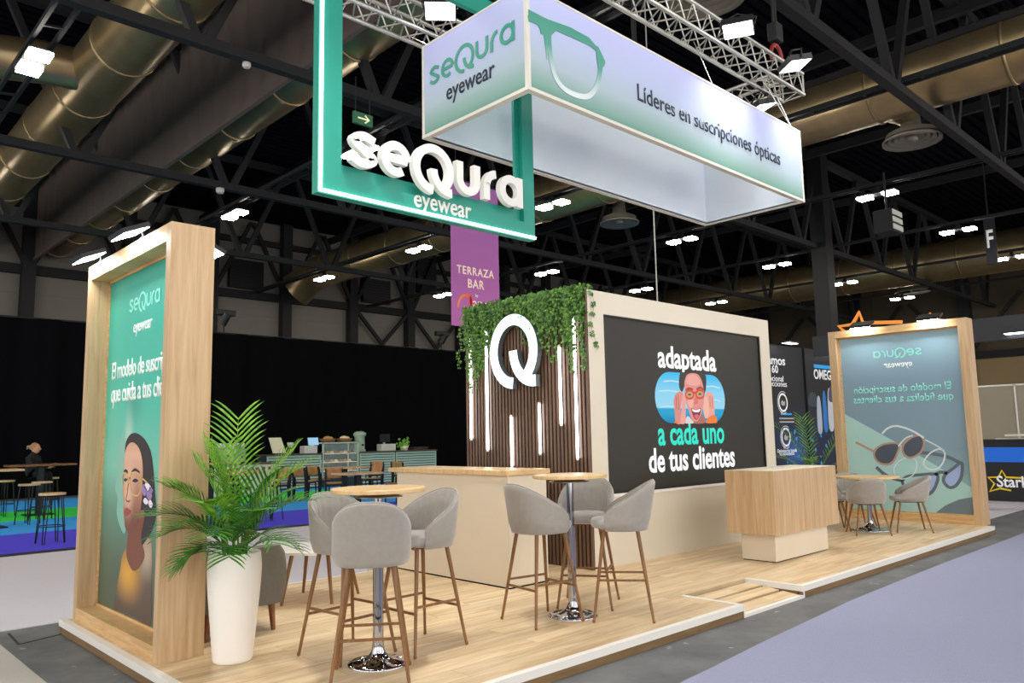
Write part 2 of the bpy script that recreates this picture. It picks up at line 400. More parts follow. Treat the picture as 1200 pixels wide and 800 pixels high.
# ceiling lights in pairs on the rails
lt = thing('ceiling_light', 'pair', 'ceiling light', (0,0,0))
f = MB().box((-.19,-.5,.06),(.19,.5,.1)).box((-.05,-.05,.1),(.05,.05,.3)); f.build('housing', M['steel'], lt)
for s in (-1, 1): MB().box((-.17,s*.34-.17,0),(.17,s*.34+.17,.06)).build('lamp_panel', M['lamp'], lt)
first = True
names = {(7.4,11):'twin ceiling light seen behind the first letter of the teal frame sign', (20,23.8):'small far twin ceiling light low beside the purple banner', (1.0,11):'twin ceiling light at upper left beside the wide round duct', (7.4,17.5):'twin ceiling light just above the left oak poster frame',
 (13.7,11):'twin ceiling light right of the teal hanging frame', (20,11):'twin ceiling light just below the white hanging banner box',
 (13.9,17.5):'twin ceiling light left of the purple banner', (13.9,23.8):'twin ceiling light at the end elbow of the middle duct',
 (20.2,17.5):'twin ceiling light just above the hanging ivy', (26.2,17.4):'twin ceiling light above the display wall beside the thin hanging cable',
 (20,4.6):'bright twin ceiling light right of the hanging banner box corner', (26.1,4.4):'twin ceiling light left of the hanging letter sign',
 (32.3,4.4):'twin ceiling light under the far duct at the right edge', (26.3,10.9):'twin ceiling light left of the tall dark hall column',
 (32.2,10.8):'twin ceiling light right of the tall dark hall column', (38.6,10.7):'farthest twin ceiling light above the right oak poster frame',
 (32.1,17.2):'twin ceiling light above the right end of the display wall'}
grid = list(names.items())
for X in (-5.2, 1.0, 7.4, 13.7):
    for Y in (-8.5, -2, 4.5): grid.append(((X, Y), 'twin ceiling light on the hall rails that the photo does not show'))
for X in (20, 26.2): grid.append(((X,-2), 'twin ceiling light on the hall rails that the photo does not show'))
for XY in ((-5.2,11),(-5.2,17.5),(1,17.5),(1,23.8),(7.4,23.8),(26.2,23.8)):
    grid.append((XY, 'twin ceiling light on the hall rails that the photo does not show'))
for (X, Y), lab in grid:
    o = lt if first else copy_tree(lt)
    first = False
    o.location = (X, Y, 7.9); o['label'] = lab; o['group'] = 'twin ceiling lights on the hall rails'
# exit sign, letter sign, small hanging devices
def flatrow(name, label, cat, loc): return thing(name, label, cat, loc)
p = at(425, 140, 1, 8.2); t = thing('exit_sign', 'green exit sign with a pale arrow hanging inside the teal frame view', 'exit sign', p)
pl = plane(p, XA); M['exitgreen'] = mat('exit_green', '2f6a4c', .5, emit=.03); M['exitarrow'] = mat('exit_arrow', 'e9f0c0', .5, emit=.5)
MB().prism(pl, [(-.2,-.11),(.2,-.11),(.2,.11),(-.2,.11)], -.03, .03).build('sign_board', M['exitgreen'], t)
MB().ribbon(pl, [(-.12,0),(.12,0)], .026, .03, .036).ribbon(pl, [(.03,.07),(.12,0),(.03,-.07)], .026, .03, .036).build('arrow', M['exitarrow'], t)
MB().tube([pl(-.15,.11), pl(-.15,.11)+Z*(8-p.z)], .01, 5).tube([pl(.15,.11), pl(.15,.11)+Z*(8-p.z)], .01, 5).build('hanger', M['steel'], t)
p = at(1160, 281, 0, 30.); t = thing('hanging_letter_sign', 'dark hanging hall sign with a white letter F at far right', 'sign', p)
pl = plane(p, -YA); M['sigdark'] = mat('sign_dark', '24262a', .5); M['sigwhite'] = mat('sign_white', 'f2f2ee', .5, emit=.25)
MB().prism(pl, [(-.15,-.9),(.2,-.9),(.2,.9),(-.15,.9)], -.05, .05).build('sign_board', M['sigdark'], t)
text('F', 'lettering', M['sigwhite'], t, pl, -.09, -.28, .22, 1.7, .02, .01, .05)
MB().tube([pl(0,.9), pl(0,.9)+Z*2], .03, 5).build('hanger', M['steel'], t)
p = at(1040, 261, 1, 4.0); t = thing('hanging_loudspeaker', 'grey slatted box hanging from the rail below the right ceiling lights', 'loudspeaker', p)
MB().box(p-Vector((.3,.25,.3)), p+Vector((.3,.25,.3))).build('body', M['steel'], t, .02)
g = MB()
for k in range(3): g.box(p+Vector((-.33,-.27,-.25+.19*k)), p+Vector((.3,-.25,-.12+.19*k)))
M['palegrey'] = mat('pale_grey_metal', 'c4c2ba', .5)
g.build('front_louvre', M['palegrey'], t); MB().tube([p+Z*.3, p+Z*(8.2-p.z)], .03, 6).build('hanger', M['steel'], t)
def small_device(u, v, ax, val, lab, s=.07):
    p = at(u, v, ax, val); t = thing('hanging_sensor', lab, 'sensor', p)
    MB().lathe([(0,-s*.7),(s*.8,-s*.7),(s,-s*.3),(s,s*.5),(0,s*.5)], 16, p).build('body', M['palegrey'], t)
    MB().tube([p+Z*s*.5, p+Z*.3], .015, 6).build('hanger', M['steel'], t)
small_device(289, 76, 1, 8.6, 'small white sensor hanging under the roof truss left of the teal frame')
small_device(258, 223, 1, 15.1, 'small grey device hanging from the far truss above the left oak frame', .1)
# tall dark column standing in the hall
c = MB().box((24.7,8.2,0),(25.25,8.75,11.6)).build('hall_column', M['black']); c['kind'] = 'structure'
# carpets
def carpet(a, b, label, m=None):
    return tag(MB().box((a[0],a[1],0),(b[0],b[1],.008)).build('aisle_carpet', m or M['carpet']), label, 'carpet')
cp = [(-14,-14),(30,-14),(30,-.1),(11.25,-.29),(7.74,-.31),(5.33,-.37),(3.44,-.5),(2.66,-.57),(.5,-.72),(-.42,-.75),(-.42,-13)]
fm = MB(); pts = [(-.42,-14),(30,-14),(30,-.1),(11.25,-.29),(7.74,-.31),(5.33,-.37),(3.44,-.5),(2.66,-.57),(.5,-.72),(-.42,-.75)]
n = len(pts); fm.add([(x,y,.008) for x, y in pts]+[(x,y,0) for x, y in pts], [tuple(range(n)), tuple(range(2*n-1,n-1,-1))]+[(i,i+n,(i+1)%n+n,(i+1)%n) for i in range(n)])
tag(fm.build('aisle_carpet', M['carpet']), 'lilac grey carpet of the wide aisle in front of the stand', 'carpet')
carpet((-14,-14), (-.425,4.1), 'grey carpet corner at bottom left beside the bare concrete strip', M['greycarpet'])
carpet((-14,4.25), (11.2,9.3), 'pale carpet between the stand and the striped bar floor', M['palecarpet'])
carpet((11.4,.6), (30,9.3), 'pale carpet behind the right oak frame', M['palecarpet'])
sm = MB().box((-14,9.3,0),(24,22,.012)); tb = thing('terrace_carpet', 'bar floor carpet striped in violet, blue and green', 'carpet', (0,0,0))
MB().box((-14,9.3,0),(24,9.55,.014)).build('grey_border', M['steel'], tb)
for (a, b, c, nm) in ((9.55,12.35,'4a3ee0','violet_stripe'),(12.35,15.1,'2aa4f4','blue_stripe'),(15.1,17.9,'2ce048','green_stripe'),(17.9,21.8,'2aa4f4','blue_stripe')):
    MB().box((-14,a,0),(24,b,.0115)).build(nm, mat(nm, c, .9, noise=.08, nscale=30), tb)
# taped cable marks on the bare concrete
M['floorline'] = mat('floor_hatch_gap', '35332f', .8)
hp = MB()
def fl(pts, w=.018):
    q = [Vector((x, y, 0)) for x, y in pts]
    for a, b in zip(q, q[1:]):
        d = (b-a).normalized(); s = Vector((-d.y, d.x, 0))*w/2; hp.hexa([a-s, b-s, b+s, a+s]+[p+Z*.003 for p in (a-s, b-s, b+s, a+s)])
a = at(10,742,2,0); b = at(78,738,2,0); c = at(22,755,2,0); e = at(80,741,2,0)
fl([(a.x,a.y),(c.x,c.y),(e.x,e.y)])
tag(hp.build('floor_hatch', M['floorline']), 'dark outline of a service hatch in the concrete at lower left', 'floor hatch')

# ================================================================== STAND
st = thing('stand_platform', 'low pale wood stand platform with white trimmed edges', 'platform', (0,0,0))
XR1, XR2, YR, SX, SY = 4.1093, 5.1363, .5916, 11.0, 3.80
dk = MB().box((.05,YR,.03),(SX-.05,SY,HS)).box((.05,.05,.03),(XR1-.05,YR,HS)).box((XR2+.05,.05,.03),(SX-.05,YR,HS))
dk.box((3.1,SY,.03),(SX,4.06,HS-.0005)); dk.build('deck', M['deck'], st)
tr = MB(); fs = MB(); t5 = HS+.001; lo = HS-.05
for (a, b) in (((0,0),(XR1,.05)),((XR2,0),(SX,.05)),((0,.05),(.05,SY)),((SX-.05,.05),(SX,SY)),((0,SY),(3.1,SY+.05)),((XR1-.05,.05),(XR1,YR)),((XR2,.05),(XR2+.05,YR)),):
    tr.box((a[0],a[1],lo),(b[0],b[1],t5)); fs.box((a[0]+.006,a[1]+.006,0),(b[0]-.006,b[1]-.006,lo))
for x in (XR1-.02, XR2): tr.box((x,-.003,0),(x+.02,.0,t5))
tr.build('edge_trim', M['trim'], st); fs.build('edge_fascia', M['fascia'], st)
def zr(y): return .022+(HS-.018-.022)*y/YR
yy = [(.05,.195),(.232,.375),(.412,.545)]
for (a, b) in yy:
    MB().hexa([(XR1+.01,a,zr(a)-.02),(XR2-.01,a,zr(a)-.02),(XR2-.01,b,zr(b)-.02),(XR1+.01,b,zr(b)-.02),(XR1+.01,a,zr(a)),(XR2-.01,a,zr(a)),(XR2-.01,b,zr(b)),(XR1+.01,b,zr(b))]).build('ramp_board', M['deck'], st)
MB().box((XR1+.003,-.002,0),(XR2-.003,.045,.026)).build('ramp_nose', M['trim'], st)
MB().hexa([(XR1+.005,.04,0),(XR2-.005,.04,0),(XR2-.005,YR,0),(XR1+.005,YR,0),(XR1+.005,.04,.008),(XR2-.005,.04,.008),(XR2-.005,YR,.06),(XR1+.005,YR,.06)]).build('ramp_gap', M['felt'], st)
# ---------------------------------------------------------------- poster walls
def poster_frame(name, label, x0, x1, y0, y1, zt, oy0, oy1, oz0, oz1, px):
    t = thing(name, label, 'poster frame', ((x0+x1)/2, (y0+y1)/2, HS))
    MB().box((x0,y0,HS),(x1,oy0,zt)).build('side_panel', M['oak'], t)
    MB().box((x0,oy1,HS),(x1,y1,zt)).build('side_panel', M['oak'], t)
    MB().box((x0,oy0,HS),(x1,oy1,oz0)).build('bottom_panel', M['oakh'], t)
    MB().box((x0,oy0,oz1),(x1,oy1,zt)).build('top_panel', M['oakh'], t)
    MB().box((px+.012,oy0,oz0),(x1-.02,oy1,oz1)).build('back_panel', M['oak'], t)
    b = MB()
    for q in (((px-.012,oy0,oz0),(px+.012,oy1,oz0+.02)),((px-.012,oy0,oz1-.02),(px+.012,oy1,oz1)),((px-.012,oy0,oz0),(px+.012,oy0+.02,oz1)),((px-.012,oy1-.02,oz0),(px+.012,oy1,oz1))): b.box(*q)
    b.build('poster_profile', M['oakh'], t)
    return t
LX = .0804; PX = .235
lf = poster_frame('poster_frame', 'tall oak poster frame with a portrait of a person in glasses, at left', LX, .385, 1.867, 3.775, 3.036, 1.95, 3.69, .207, 2.912, PX)
lpm = gradient('portrait_poster_print', [(0,'5b6a58'),(.24,'5d7f70'),(.38,'6fb8a4'),(.6,'3fb29b'),(1,'1a9a86')], -2.9+2.93*0+.21-HS+0, 2.91-HS, .4, [((.0, .3, .62), (.5,.62,.5), 'c98a2c', .0)])
# poster print: object coordinates are relative to the poster's own sheet
def sheet(name, pl, x0, y0, x1, y1, m, parent, off=0.):
    o = MB().prism(plane((0,0,0), pl.d), [(x0,y0),(x1,y0),(x1,y1),(x0,y1)], -.004, 0).build(name, m, None)
    o.parent = parent; o.location = pl(0,0,off)-wloc(parent); return o
pl = plane((PX,0,0), -YA)
def B(y, z): return (0, y, z)
def LB(u, v):
    x, y = pl.px(u, v); return (0, -x, y)
lpm = gradient('portrait_poster_print', [(0,'4d5a48'),(.16,'566a58'),(.3,'5f8f7c'),(.42,'76bfaa'),(.62,'45b8a0'),(1,'1c9c88')], .2, 2.9, .45,
   [(LB(150,530), (.3,.16,.55), 'c5d6cc', .75), (LB(158,470), (.3,.3,.25), '2f8577', .5), (LB(138,690), (.3,.35,.3), '4b5a48', .6)])
po = sheet('poster_print', pl, -3.69, .207, -1.95, 2.912, lpm, lf)
def art(name, pts, m, off, parent=po, k=5, sm=True, P=None):
    P = P or pl; q = [P.px(u, v) for u, v in pts]
    return MB().prism(P, smooth2(q, k) if sm else q, off-.001, off).build(name, m, parent)
def artline(name, pts, w, m, off, parent=po, closed=False, k=6, P=None):
    P = P or pl; q = smooth2([P.px(u, v) for u, v in pts], k, closed)
    return MB().ribbon(P, q, w, off-.001, off, closed).build(name, m, parent)
art('ghost_profile', [(146,508),(140,520),(137,540),(138,556),(135,572),(138,582),(137,600),(140,614),(147,622),(148,560)], mat('printed_pale_ghost', '84b8a6', .5), .0015)
skin = gradient('printed_skin', [(0,'7a4630'),(.35,'b98468'),(.75,'e0b296'),(1,'c58e72')], .95, 1.6, .45, [(LB(176,560), (.3,.12,.5), '5b3328', .9), (LB(151,575), (.3,.2,.3), 'ecc4a8', .8)])
robe = gradient('printed_jacket', [(0,'55463c'),(.5,'6a5848'),(1,'a5754a')], .22, 1.0, .5, [(LB(150,672), (.3,.42,.28), 'e0a53a', .95), (LB(172,650), (.3,.25,.25), 'c9b8a0', .7)])
hair = mat('printed_dark_hair', '2a211e', .5); hair2 = mat('printed_soft_hair', '3b4a44', .5)
art('jacket', [(134,712),(137,690),(141,668),(144,650),(150,640),(160,634),(170,630),(178,636),(178,680),(176,733),(160,724),(146,717)], robe, .002)
art('hair', [(147,530),(148,518),(152,510),(158,507),(165,510),(172,518),(177,530),(180,550),(182,580),(183,600),(180,618),(172,632),(164,640),(158,620),(156,580),(150,545)], hair, .003)
art('neck', [(152,612),(150,630),(149,652),(156,668),(164,664),(170,650),(166,630),(170,600),(160,600)], skin, .004)
art('face', [(146.5,540),(148.5,526),(153,519),(158.5,519),(164,526),(167.5,540),(168,560),(167,585),(164,604),(158,618),(152,623),(147.5,618),(146,606),(145.2,596),(146,588),(144.2,580),(145.6,568),(146,556)], skin, .005)
lips = mat('printed_lips', '9c4a40', .4); dark = mat('printed_dark_line', '2c1d19', .5); gold = mat('printed_gold_wire', 'd8b070', .4); lens = mat('printed_lens_highlight', 'e9c9b4', .3)
art('mouth', [(146.4,598),(149,594.5),(151.5,596),(154.5,598.5),(152,603),(149,604.5),(147,602.5)], lips, .006)
art('eye', [(145.9,562),(148,560),(150,562),(148,564)], dark, .006)
art('eye', [(156,563.5),(159,560.5),(163,563),(159.5,565)], dark, .006)
artline('eyebrow', [(145.8,553.5),(148,551),(150.5,553.5)], .022, dark, .006)
artline('eyebrow', [(155,554),(159,550),(164.5,554)], .022, dark, .006)
artline('nose_shadow', [(151.5,566),(150,578),(148.6,585),(151,587.5),(153,586)], .012, mat('printed_nose_shade', '8a5440', .5), .006)
artline('glasses_rim', [(145,556),(149,554),(151,562),(150,572),(146.6,574),(144.6,566)], .013, gold, .008, closed=True)
artline('glasses_rim', [(154,556),(160,553),(166,558),(167,570),(163,580),(156.5,578),(153.6,567)], .013, gold, .008, closed=True)
artline('glasses_bridge', [(150.6,561),(152.4,559),(154,561)], .013, gold, .008)
artline('glasses_temple', [(166.2,560),(170,562),(174,566)], .014, gold, .008)
flare = mat('printed_light_flare', 'efe6f4', .4); flare2 = mat('printed_violet_flare', '9a7fb0', .4)
for (u, v, w, h, mm) in ((170,574,3.5,7,flare2),(174,570,4,5,flare),(176,580,3.4,6,flare2),(172,587,3,4,flare),(177.5,590,2.5,5,flare),(178,574,2.4,4,flare2)):
    art('light_flare', [(u-w,v),(u-w*.3,v-h),(u+w*.6,v-h*.4),(u+w,v+h*.2),(u+w*.1,v+h)], mm, .007)
lg = MB(); logo(lg, pl, -3.17, 2.575, .70, .17, 0, .003); lg.build('logo_lettering', M['mint'], po)
text('eyewear', 'lettering', M['wink'], po, pl, -3.05, 2.40, .42, 1.15, .012, .003)
text('El modelo de suscripción', 'lettering', M['wink'], po, pl, -3.54, 2.06, 1.46, 1.25, .012, .003, spacing=.93)
text('que cuida a tus clientes', 'lettering', M['wink'], po, pl, -3.54, 1.865, 1.46, 1.25, .012, .003, spacing=.93)
# ---- right frame
RX = 10.9505; RPX = 11.07
rf = poster_frame('poster_frame', 'oak poster frame showing three pairs of glasses, at right end of stand', RX, 11.235, .1164, 2.2085, 3.1436, .24, 2.09, .225, 3.03, RPX)
for c in kids(rf):
    if c.name.startswith('back_panel'): pass
pr = plane((RPX,0,0), -YA)
def RB(u, v):
    x, y = pr.px(u, v); return (0, -x, y)
rpm = gradient('glasses_poster_print', [(0,'9cc4c0'),(.35,'7e99a6'),(.75,'7c98aa'),(1,'8fb0bd')], .2, 3.0, .4)
ro = sheet('poster_print', pr, -2.09, .225, -.24, 3.03, rpm, rf)
def rart(name, pts, m, off, sm=True): return art(name, pts, m, off, ro, 5, sm, pr)
def rline(name, pts, w, m, off, closed=False): return artline(name, pts, w, m, off, ro, closed, 6, pr)
pale = mat('printed_pale_teal', 'a8d0cb', .45); pale2 = mat('printed_pale_table', 'b4d3d0', .45); gdk = mat('printed_grey_stone', '6d7f88', .45)
rart('pale_shape', [(990,485),(1050,518),(1090,541),(1140,572),(1141,605),(1060,601),(990,598)], pale, .002, False)
rart('stone_shape', [(1096,601),(1108,592),(1124,585),(1141,582),(1142,604),(1120,603)], gdk, .003, False)
g1 = mat('printed_grey_frame', '5f6c76', .4); g2 = mat('printed_clear_frame', 'd6e2e2', .4); g3 = mat('printed_tortoise_frame', 'b5937e', .4); ln = mat('printed_dark_lens', '4c5664', .35); ln2 = mat('printed_blue_lens', '9fb4dc', .35); ln3 = mat('printed_faint_lens', 'a9c3c6', .35)
rart('grey_lens', [(1080,559),(1098,556),(1097,568),(1090,578),(1078,580),(1066,578),(1062,566)], ln2, .004)
rart('grey_lens', [(1110,556),(1118,549),(1126,543),(1126,556),(1121,567),(1113,571),(1108,565)], ln2, .004)
rline('grey_rim', [(1058,563),(1064,558),(1080,556),(1098,556),(1097,568),(1090,578),(1078,581),(1066,579),(1060,571)], .045, g1, .005, True)
rline('grey_rim', [(1108,556),(1118,548),(1127,542),(1127,557),(1121,568),(1113,571),(1106,564)], .045, g1, .005, True)
rline('grey_bridge', [(1096,556),(1102,553),(1110,554)], .05, g1, .005)
rline('grey_temple', [(1058,563),(1046,560),(1036,555),(1027,547)], .055, g1, .005)
rline('grey_temple', [(1127,543),(1110,535),(1090,531),(1078,530)], .05, g1, .0045)
rline('clear_rim', [(1048,548),(1054,540),(1064,536),(1073,539),(1074,549),(1068,558),(1056,561),(1049,556)], .016, g2, .006, True)
rline('clear_rim', [(1083,540),(1090,531),(1100,526),(1107,530),(1106,540),(1100,548),(1090,550),(1084,546)], .022, g2, .006, True)
rline('clear_temple', [(1107,528),(1096,521),(1084,515)], .018, g2, .006)
rart('tinted_lens', [(1026,529),(1034,522),(1046,520),(1053,522),(1050,533),(1043,542),(1033,542),(1027,537)], ln, .007)
rart('tinted_lens', [(1059,524),(1066,515),(1078,511),(1082,518),(1078,529),(1068,535),(1061,532)], ln, .007)
rline('tortoise_rim', [(1025,528),(1034,521),(1046,519),(1054,521),(1051,533),(1044,543),(1033,543),(1026,537)], .028, g3, .008, True)
rline('tortoise_rim', [(1058,523),(1066,514),(1078,510),(1083,518),(1079,530),(1068,536),(1060,533)], .028, g3, .008, True)
rline('clear_bridge', [(1053,523),(1056,519),(1062,513),(1070,510)], .022, g2, .009)
rline('clear_temple', [(1034,508),(1040,502),(1049,499),(1060,501),(1072,506),(1083,513)], .03, g2, .009)
rline('tortoise_temple', [(1025,529),(1013,523),(1003,518)], .035, g3, .009)
prm = plane((RPX,0,0), YA); prm_n = prm.n
def mirror(x, y, off=0.): return pr.o+YA*x+Z*y-XA*off
lg = MB(); logo(lg, lambda x, y, o=0.: pr.o+YA*x+Z*y-XA*o, .80, 2.655, .74, .19, 0, .003); lg.build('logo_lettering', M['mint'], ro)
def mtext(s, nm, m, x0, y0, w, ys=1., b=0.): return text(s, nm, m, ro, mirror, x0, y0, w, ys, b, .003)
mtext('eyewear', 'lettering', M['wink'], .955, 2.49, .43, 1.1, .01)
mtext('El modelo de suscripción', 'lettering', M['mint'], .43, 2.10, 1.46, 1.15, .012)
mtext('que fideliza a tus clientes', 'lettering', M['mint'], .41, 1.94, 1.5, 1.15, .012)
# ---- arm floodlights on the frames
def arm_light(x, y, z, lab, back=False):
    s = 1 if back else -1; R_ = .30 if back else .05; W = .10; Lh = .12 if back else .17
    t = thing('arm_spotlight', lab, 'spotlight', (x, y, z))
    MB().box((x-s*.05-.02,y-.03,z+.001),(x-s*.05+.02,y+.03,z+.03)).build('clamp', M['black'], t)
    MB().tube([(x-s*.05,y,z+.03),(x-s*.03,y,z+.09),(x+s*R_*.9,y,z+.075)], .010, 8).build('arm', M['black'], t)
    n = Vector((-s*.45, 0, -1)).normalized(); d = Vector((1, 0, -s*.45)).normalized()
    c = Vector((x+s*R_, y, z+.045))
    q = [c+d*i*W+YA*j*Lh for i, j in ((-1,-1),(1,-1),(1,1),(-1,1))]
    MB().hexa(q+[p-n*.035 for p in q]).build('lamp_housing', M['black'], t)
    e = [c+d*i*W*.9+YA*j*Lh*.92+n*.006 for i, j in ((-1,-1),(1,-1),(1,1),(-1,1))]
    MB().hexa(e+[p-n*.005 for p in e]).build('lamp_panel', M['armlamp'], t)
    return t
M['armlamp'] = mat('arm_lamp_glow', 'ffffff', .4, emit=50, ecol='f6fcff')
arm_light(LX, 2.57, 3.036, 'arm floodlight on the left oak frame, nearer of its two front lamps')
arm_light(LX, 3.60, 3.036, 'arm floodlight on the left oak frame, farther of its two front lamps')
arm_light(.385, 2.72, 3.036, 'arm floodlight on the rear side of the left oak frame', True)
arm_light(RX, 1.62, 3.1436, 'arm floodlight on the right oak frame, left one')
arm_light(RX, .60, 3.1436, 'arm floodlight on the right oak frame, right one')

# ---------------------------------------------------------------- display wall
WX, WY, WX1, WZ, WYB = 4.56, 1.9916, 8.5283, 3.104, 4.02
SX0, SX1, SZ0, SZ1 = 4.83, 8.275, .873, 2.852
w = thing('display_wall', 'cream display wall holding the screen, walnut slats on its narrow side', 'partition', ((WX+WX1)/2, (WY+WYB)/2, HS))
MB().box((WX,WY,HS),(SX0,WY+.16,WZ)).box((SX1,WY,HS),(WX1,WY+.16,WZ)).box((SX0,WY,SZ1),(SX1,WY+.16,WZ)).box((SX0,WY,HS),(SX1,WY+.16,SZ0)).box((WX,WY+.16,HS),(WX1,WYB,WZ)).build('body', M['cream'], w)
rv = MB().box((SX0-.012,WY-.012,SZ0-.03),(SX1+.012,WY,SZ0)).build('screen_ledge', M['trim'], w)
sl = MB(); y = WY+.002; k = 0
while y < WYB-.02:
    sl.box((WX-.022,y,HS+.002),(WX-.006,y+.033,WZ-.004)); y += .0555
sl.build('slat_cladding', M['slat'], w)
MB().box((WX-.006,WY,HS),(WX,WYB,WZ)).build('slat_backing', M['felt'], w)
# screen
scn = thing('led_screen', 'large dark LED screen with a campaign slogan, set into the cream wall', 'screen', ((SX0+SX1)/2, WY+.05, SZ0))
M['screen'] = mat('screen_surface', '2f2d28', .5, spec=.3)
SP = plane((0,WY+.03,0), XA)
MB().box((SX0,WY+.03,SZ0),(SX1,WY+.15,SZ1)).build('display_surface', M['screen'], scn)
bz = MB(); 
for q in (((SX0,WY+.01,SZ0),(SX1,WY+.03,SZ0+.015)),((SX0,WY+.01,SZ1-.015),(SX1,WY+.03,SZ1)),((SX0,WY+.01,SZ0),(SX0+.015,WY+.03,SZ1)),((SX1-.015,WY+.01,SZ0),(SX1,WY+.03,SZ1))): bz.box(*q)
bz.build('bezel', M['black'], scn)
def em(name, c, s=.95): return mat(name, '000000', .5, emit=s, ecol=c)
lw = em('lit_white', 'ffffff', 1.1); lt2 = em('lit_turquoise', '28e6cc', 1.0)
text('adaptada', 'lettering', lw, scn, SP, 5.86, 2.315, 1.28, 1.05, .022, .002)
text('a cada uno', 'lettering', lt2, scn, SP, 5.80, 1.385, 1.45, 1.2, .022, .002)
text('de tus clientes', 'lettering', lw, scn, SP, 5.60, 1.075, 1.88, 1.2, .022, .002)
def sgrad(name, stops, z0, z1): 
    m = gradient(name, stops, z0, z1, .5, (), 1.0); m.node_tree.nodes['Principled BSDF'].inputs['Specular IOR Level'].default_value = .1
    L = m.node_tree.links
    for l in list(L):
        if l.to_socket.name == 'Base Color': L.remove(l)
    m.node_tree.nodes['Principled BSDF'].inputs['Base Color'].default_value = (0, 0, 0, 1); return m
sky = sgrad('lit_sea_and_sky', [(0,'1c86b4'),(.2,'2fa6d0'),(.27,'2fa3cf'),(.3,'9fd8f0'),(.6,'8fd4f2'),(1,'35bdee')], 1.64-SZ0, 2.27-SZ0)
r = .31; cx0, cx1, cz = 5.77+r, 7.31-r, 1.95
pill = arc(cx1, cz, r, -90, 90, 16)+arc(cx0, cz, r, 90, 270, 16)
pic = MB().prism(SP, pill, .001, .003).build('picture', sky, scn)
wv = em('lit_wave', 'bfe6f6', .9)
for (z, a, b) in ((2.14,5.95,6.35),(2.02,5.85,6.3),(1.93,6.8,7.2),(2.1,6.85,7.2),(1.83,5.85,6.25)):
    MB().ribbon(SP, smooth2([(a,z),((a+b)/2,z+.012),(b,z-.006)],4,False), .018, .003, .0035).build('cloud_streak', wv, pic)
def sart(name, pts, c, off, s=.95, k=5):
    q = [SP.px(750+u/8, 420+v/8) for u, v in pts]
    return MB().prism(SP, smooth2(q, k), off-.001, off).build(name, em(name+'_lit', c, s), pic)
def sline(name, pts, w, c, off, closed=False):
    q = smooth2([SP.px(750+u/8, 420+v/8) for u, v in pts], 6, closed)
    return MB().ribbon(SP, q, w, off-.001, off, closed).build(name, em(name+'_lit', c), pic)
sart('hair', [(372,140),(400,128),(480,124),(560,130),(606,148),(618,200),(612,300),(590,320),(560,200),(440,200),(400,300),(378,300),(362,240)], '2e2a28', .005)
sart('neck', [(470,560),(480,604),(600,604),(590,540),(530,500)], 'b06a58', .0055)
sart('shirt', [(420,604),(440,540),(470,560),(500,604)], 'd8d4d0', .006)
sart('face', [(412,250),(420,190),(440,150),(490,136),(540,150),(572,200),(588,260),(600,340),(590,440),(570,520),(540,580),(510,590),(480,560),(450,480),(425,400)], 'e58f86', .0065)
sart('forehead', [(430,230),(440,175),(480,150),(530,165),(560,220),(540,250),(480,250)], 'eea79a', .007)
sart('cheek', [(440,400),(470,380),(500,400),(480,460),(455,450)], 'f0b0a2', .007)
sart('mouth', [(478,470),(520,480),(564,464),(556,530),(530,572),(505,560),(488,520)], '7c2030', .008)
sart('teeth', [(484,474),(520,484),(558,470),(550,498),(520,504),(494,496)], 'ffffff', .009)
sart('tongue', [(505,530),(530,522),(548,534),(530,566),(512,556)], 'e0607a', .009)
sart('nose', [(508,370),(530,360),(540,410),(520,430),(500,420)], 'd8746e', .008)
for (cx, cy) in ((458,338),(556,334)):
    sart('lens_glow', arc(cx, cy, 34, 0, 330, 11), 'c9a06c', .009)
    sart('eye', [(cx-16,cy),(cx,cy-10),(cx+16,cy),(cx,cy+9)], '5a4028', .01)
    sline('glasses_rim', arc(cx, cy, 38, 0, 345, 14), .026, 'd8402c', .011, True)
sline('glasses_bridge', [(494,326),(508,318),(520,326)], .026, 'd8402c', .011)
sline('eyebrow', [(425,300),(450,280),(490,292)], .028, 'a03a30', .01)
sline('eyebrow', [(525,288),(560,272),(592,294)], .028, 'a03a30', .01)
hand = [[(330,604),(318,480),(308,400),(330,330),(372,310),(396,330),(380,420),(372,520),(384,604)], [(372,600),(384,470),(386,360),(402,330),(416,370),(420,470),(416,600)]]
sart('hand', hand[0], 'e08a80', .0115); sart('finger', hand[1], 'f0a294', .012)
sart('hand', [(620,560),(628,470),(600,400),(612,330),(640,310),(676,340),(690,420),(692,500),(680,560)], 'eea496', .0115)
sart('finger', [(606,560),(586,470),(598,380),(616,360),(632,420),(636,520)], 'f4b6a4', .012)
for (a, b) in (((330,350),(336,470)),((350,340),(356,480)),((648,350),(650,460)),((668,360),(672,470))): sline('finger_line', [a, b], .01, 'a04a48', .0125)
sart('sleeve', [(612,604),(628,560),(670,530),(708,545),(714,590),(705,604)], 'f07a28', .013)
sart('sleeve', [(312,604),(330,588),(356,604)], 'f07a28', .013)
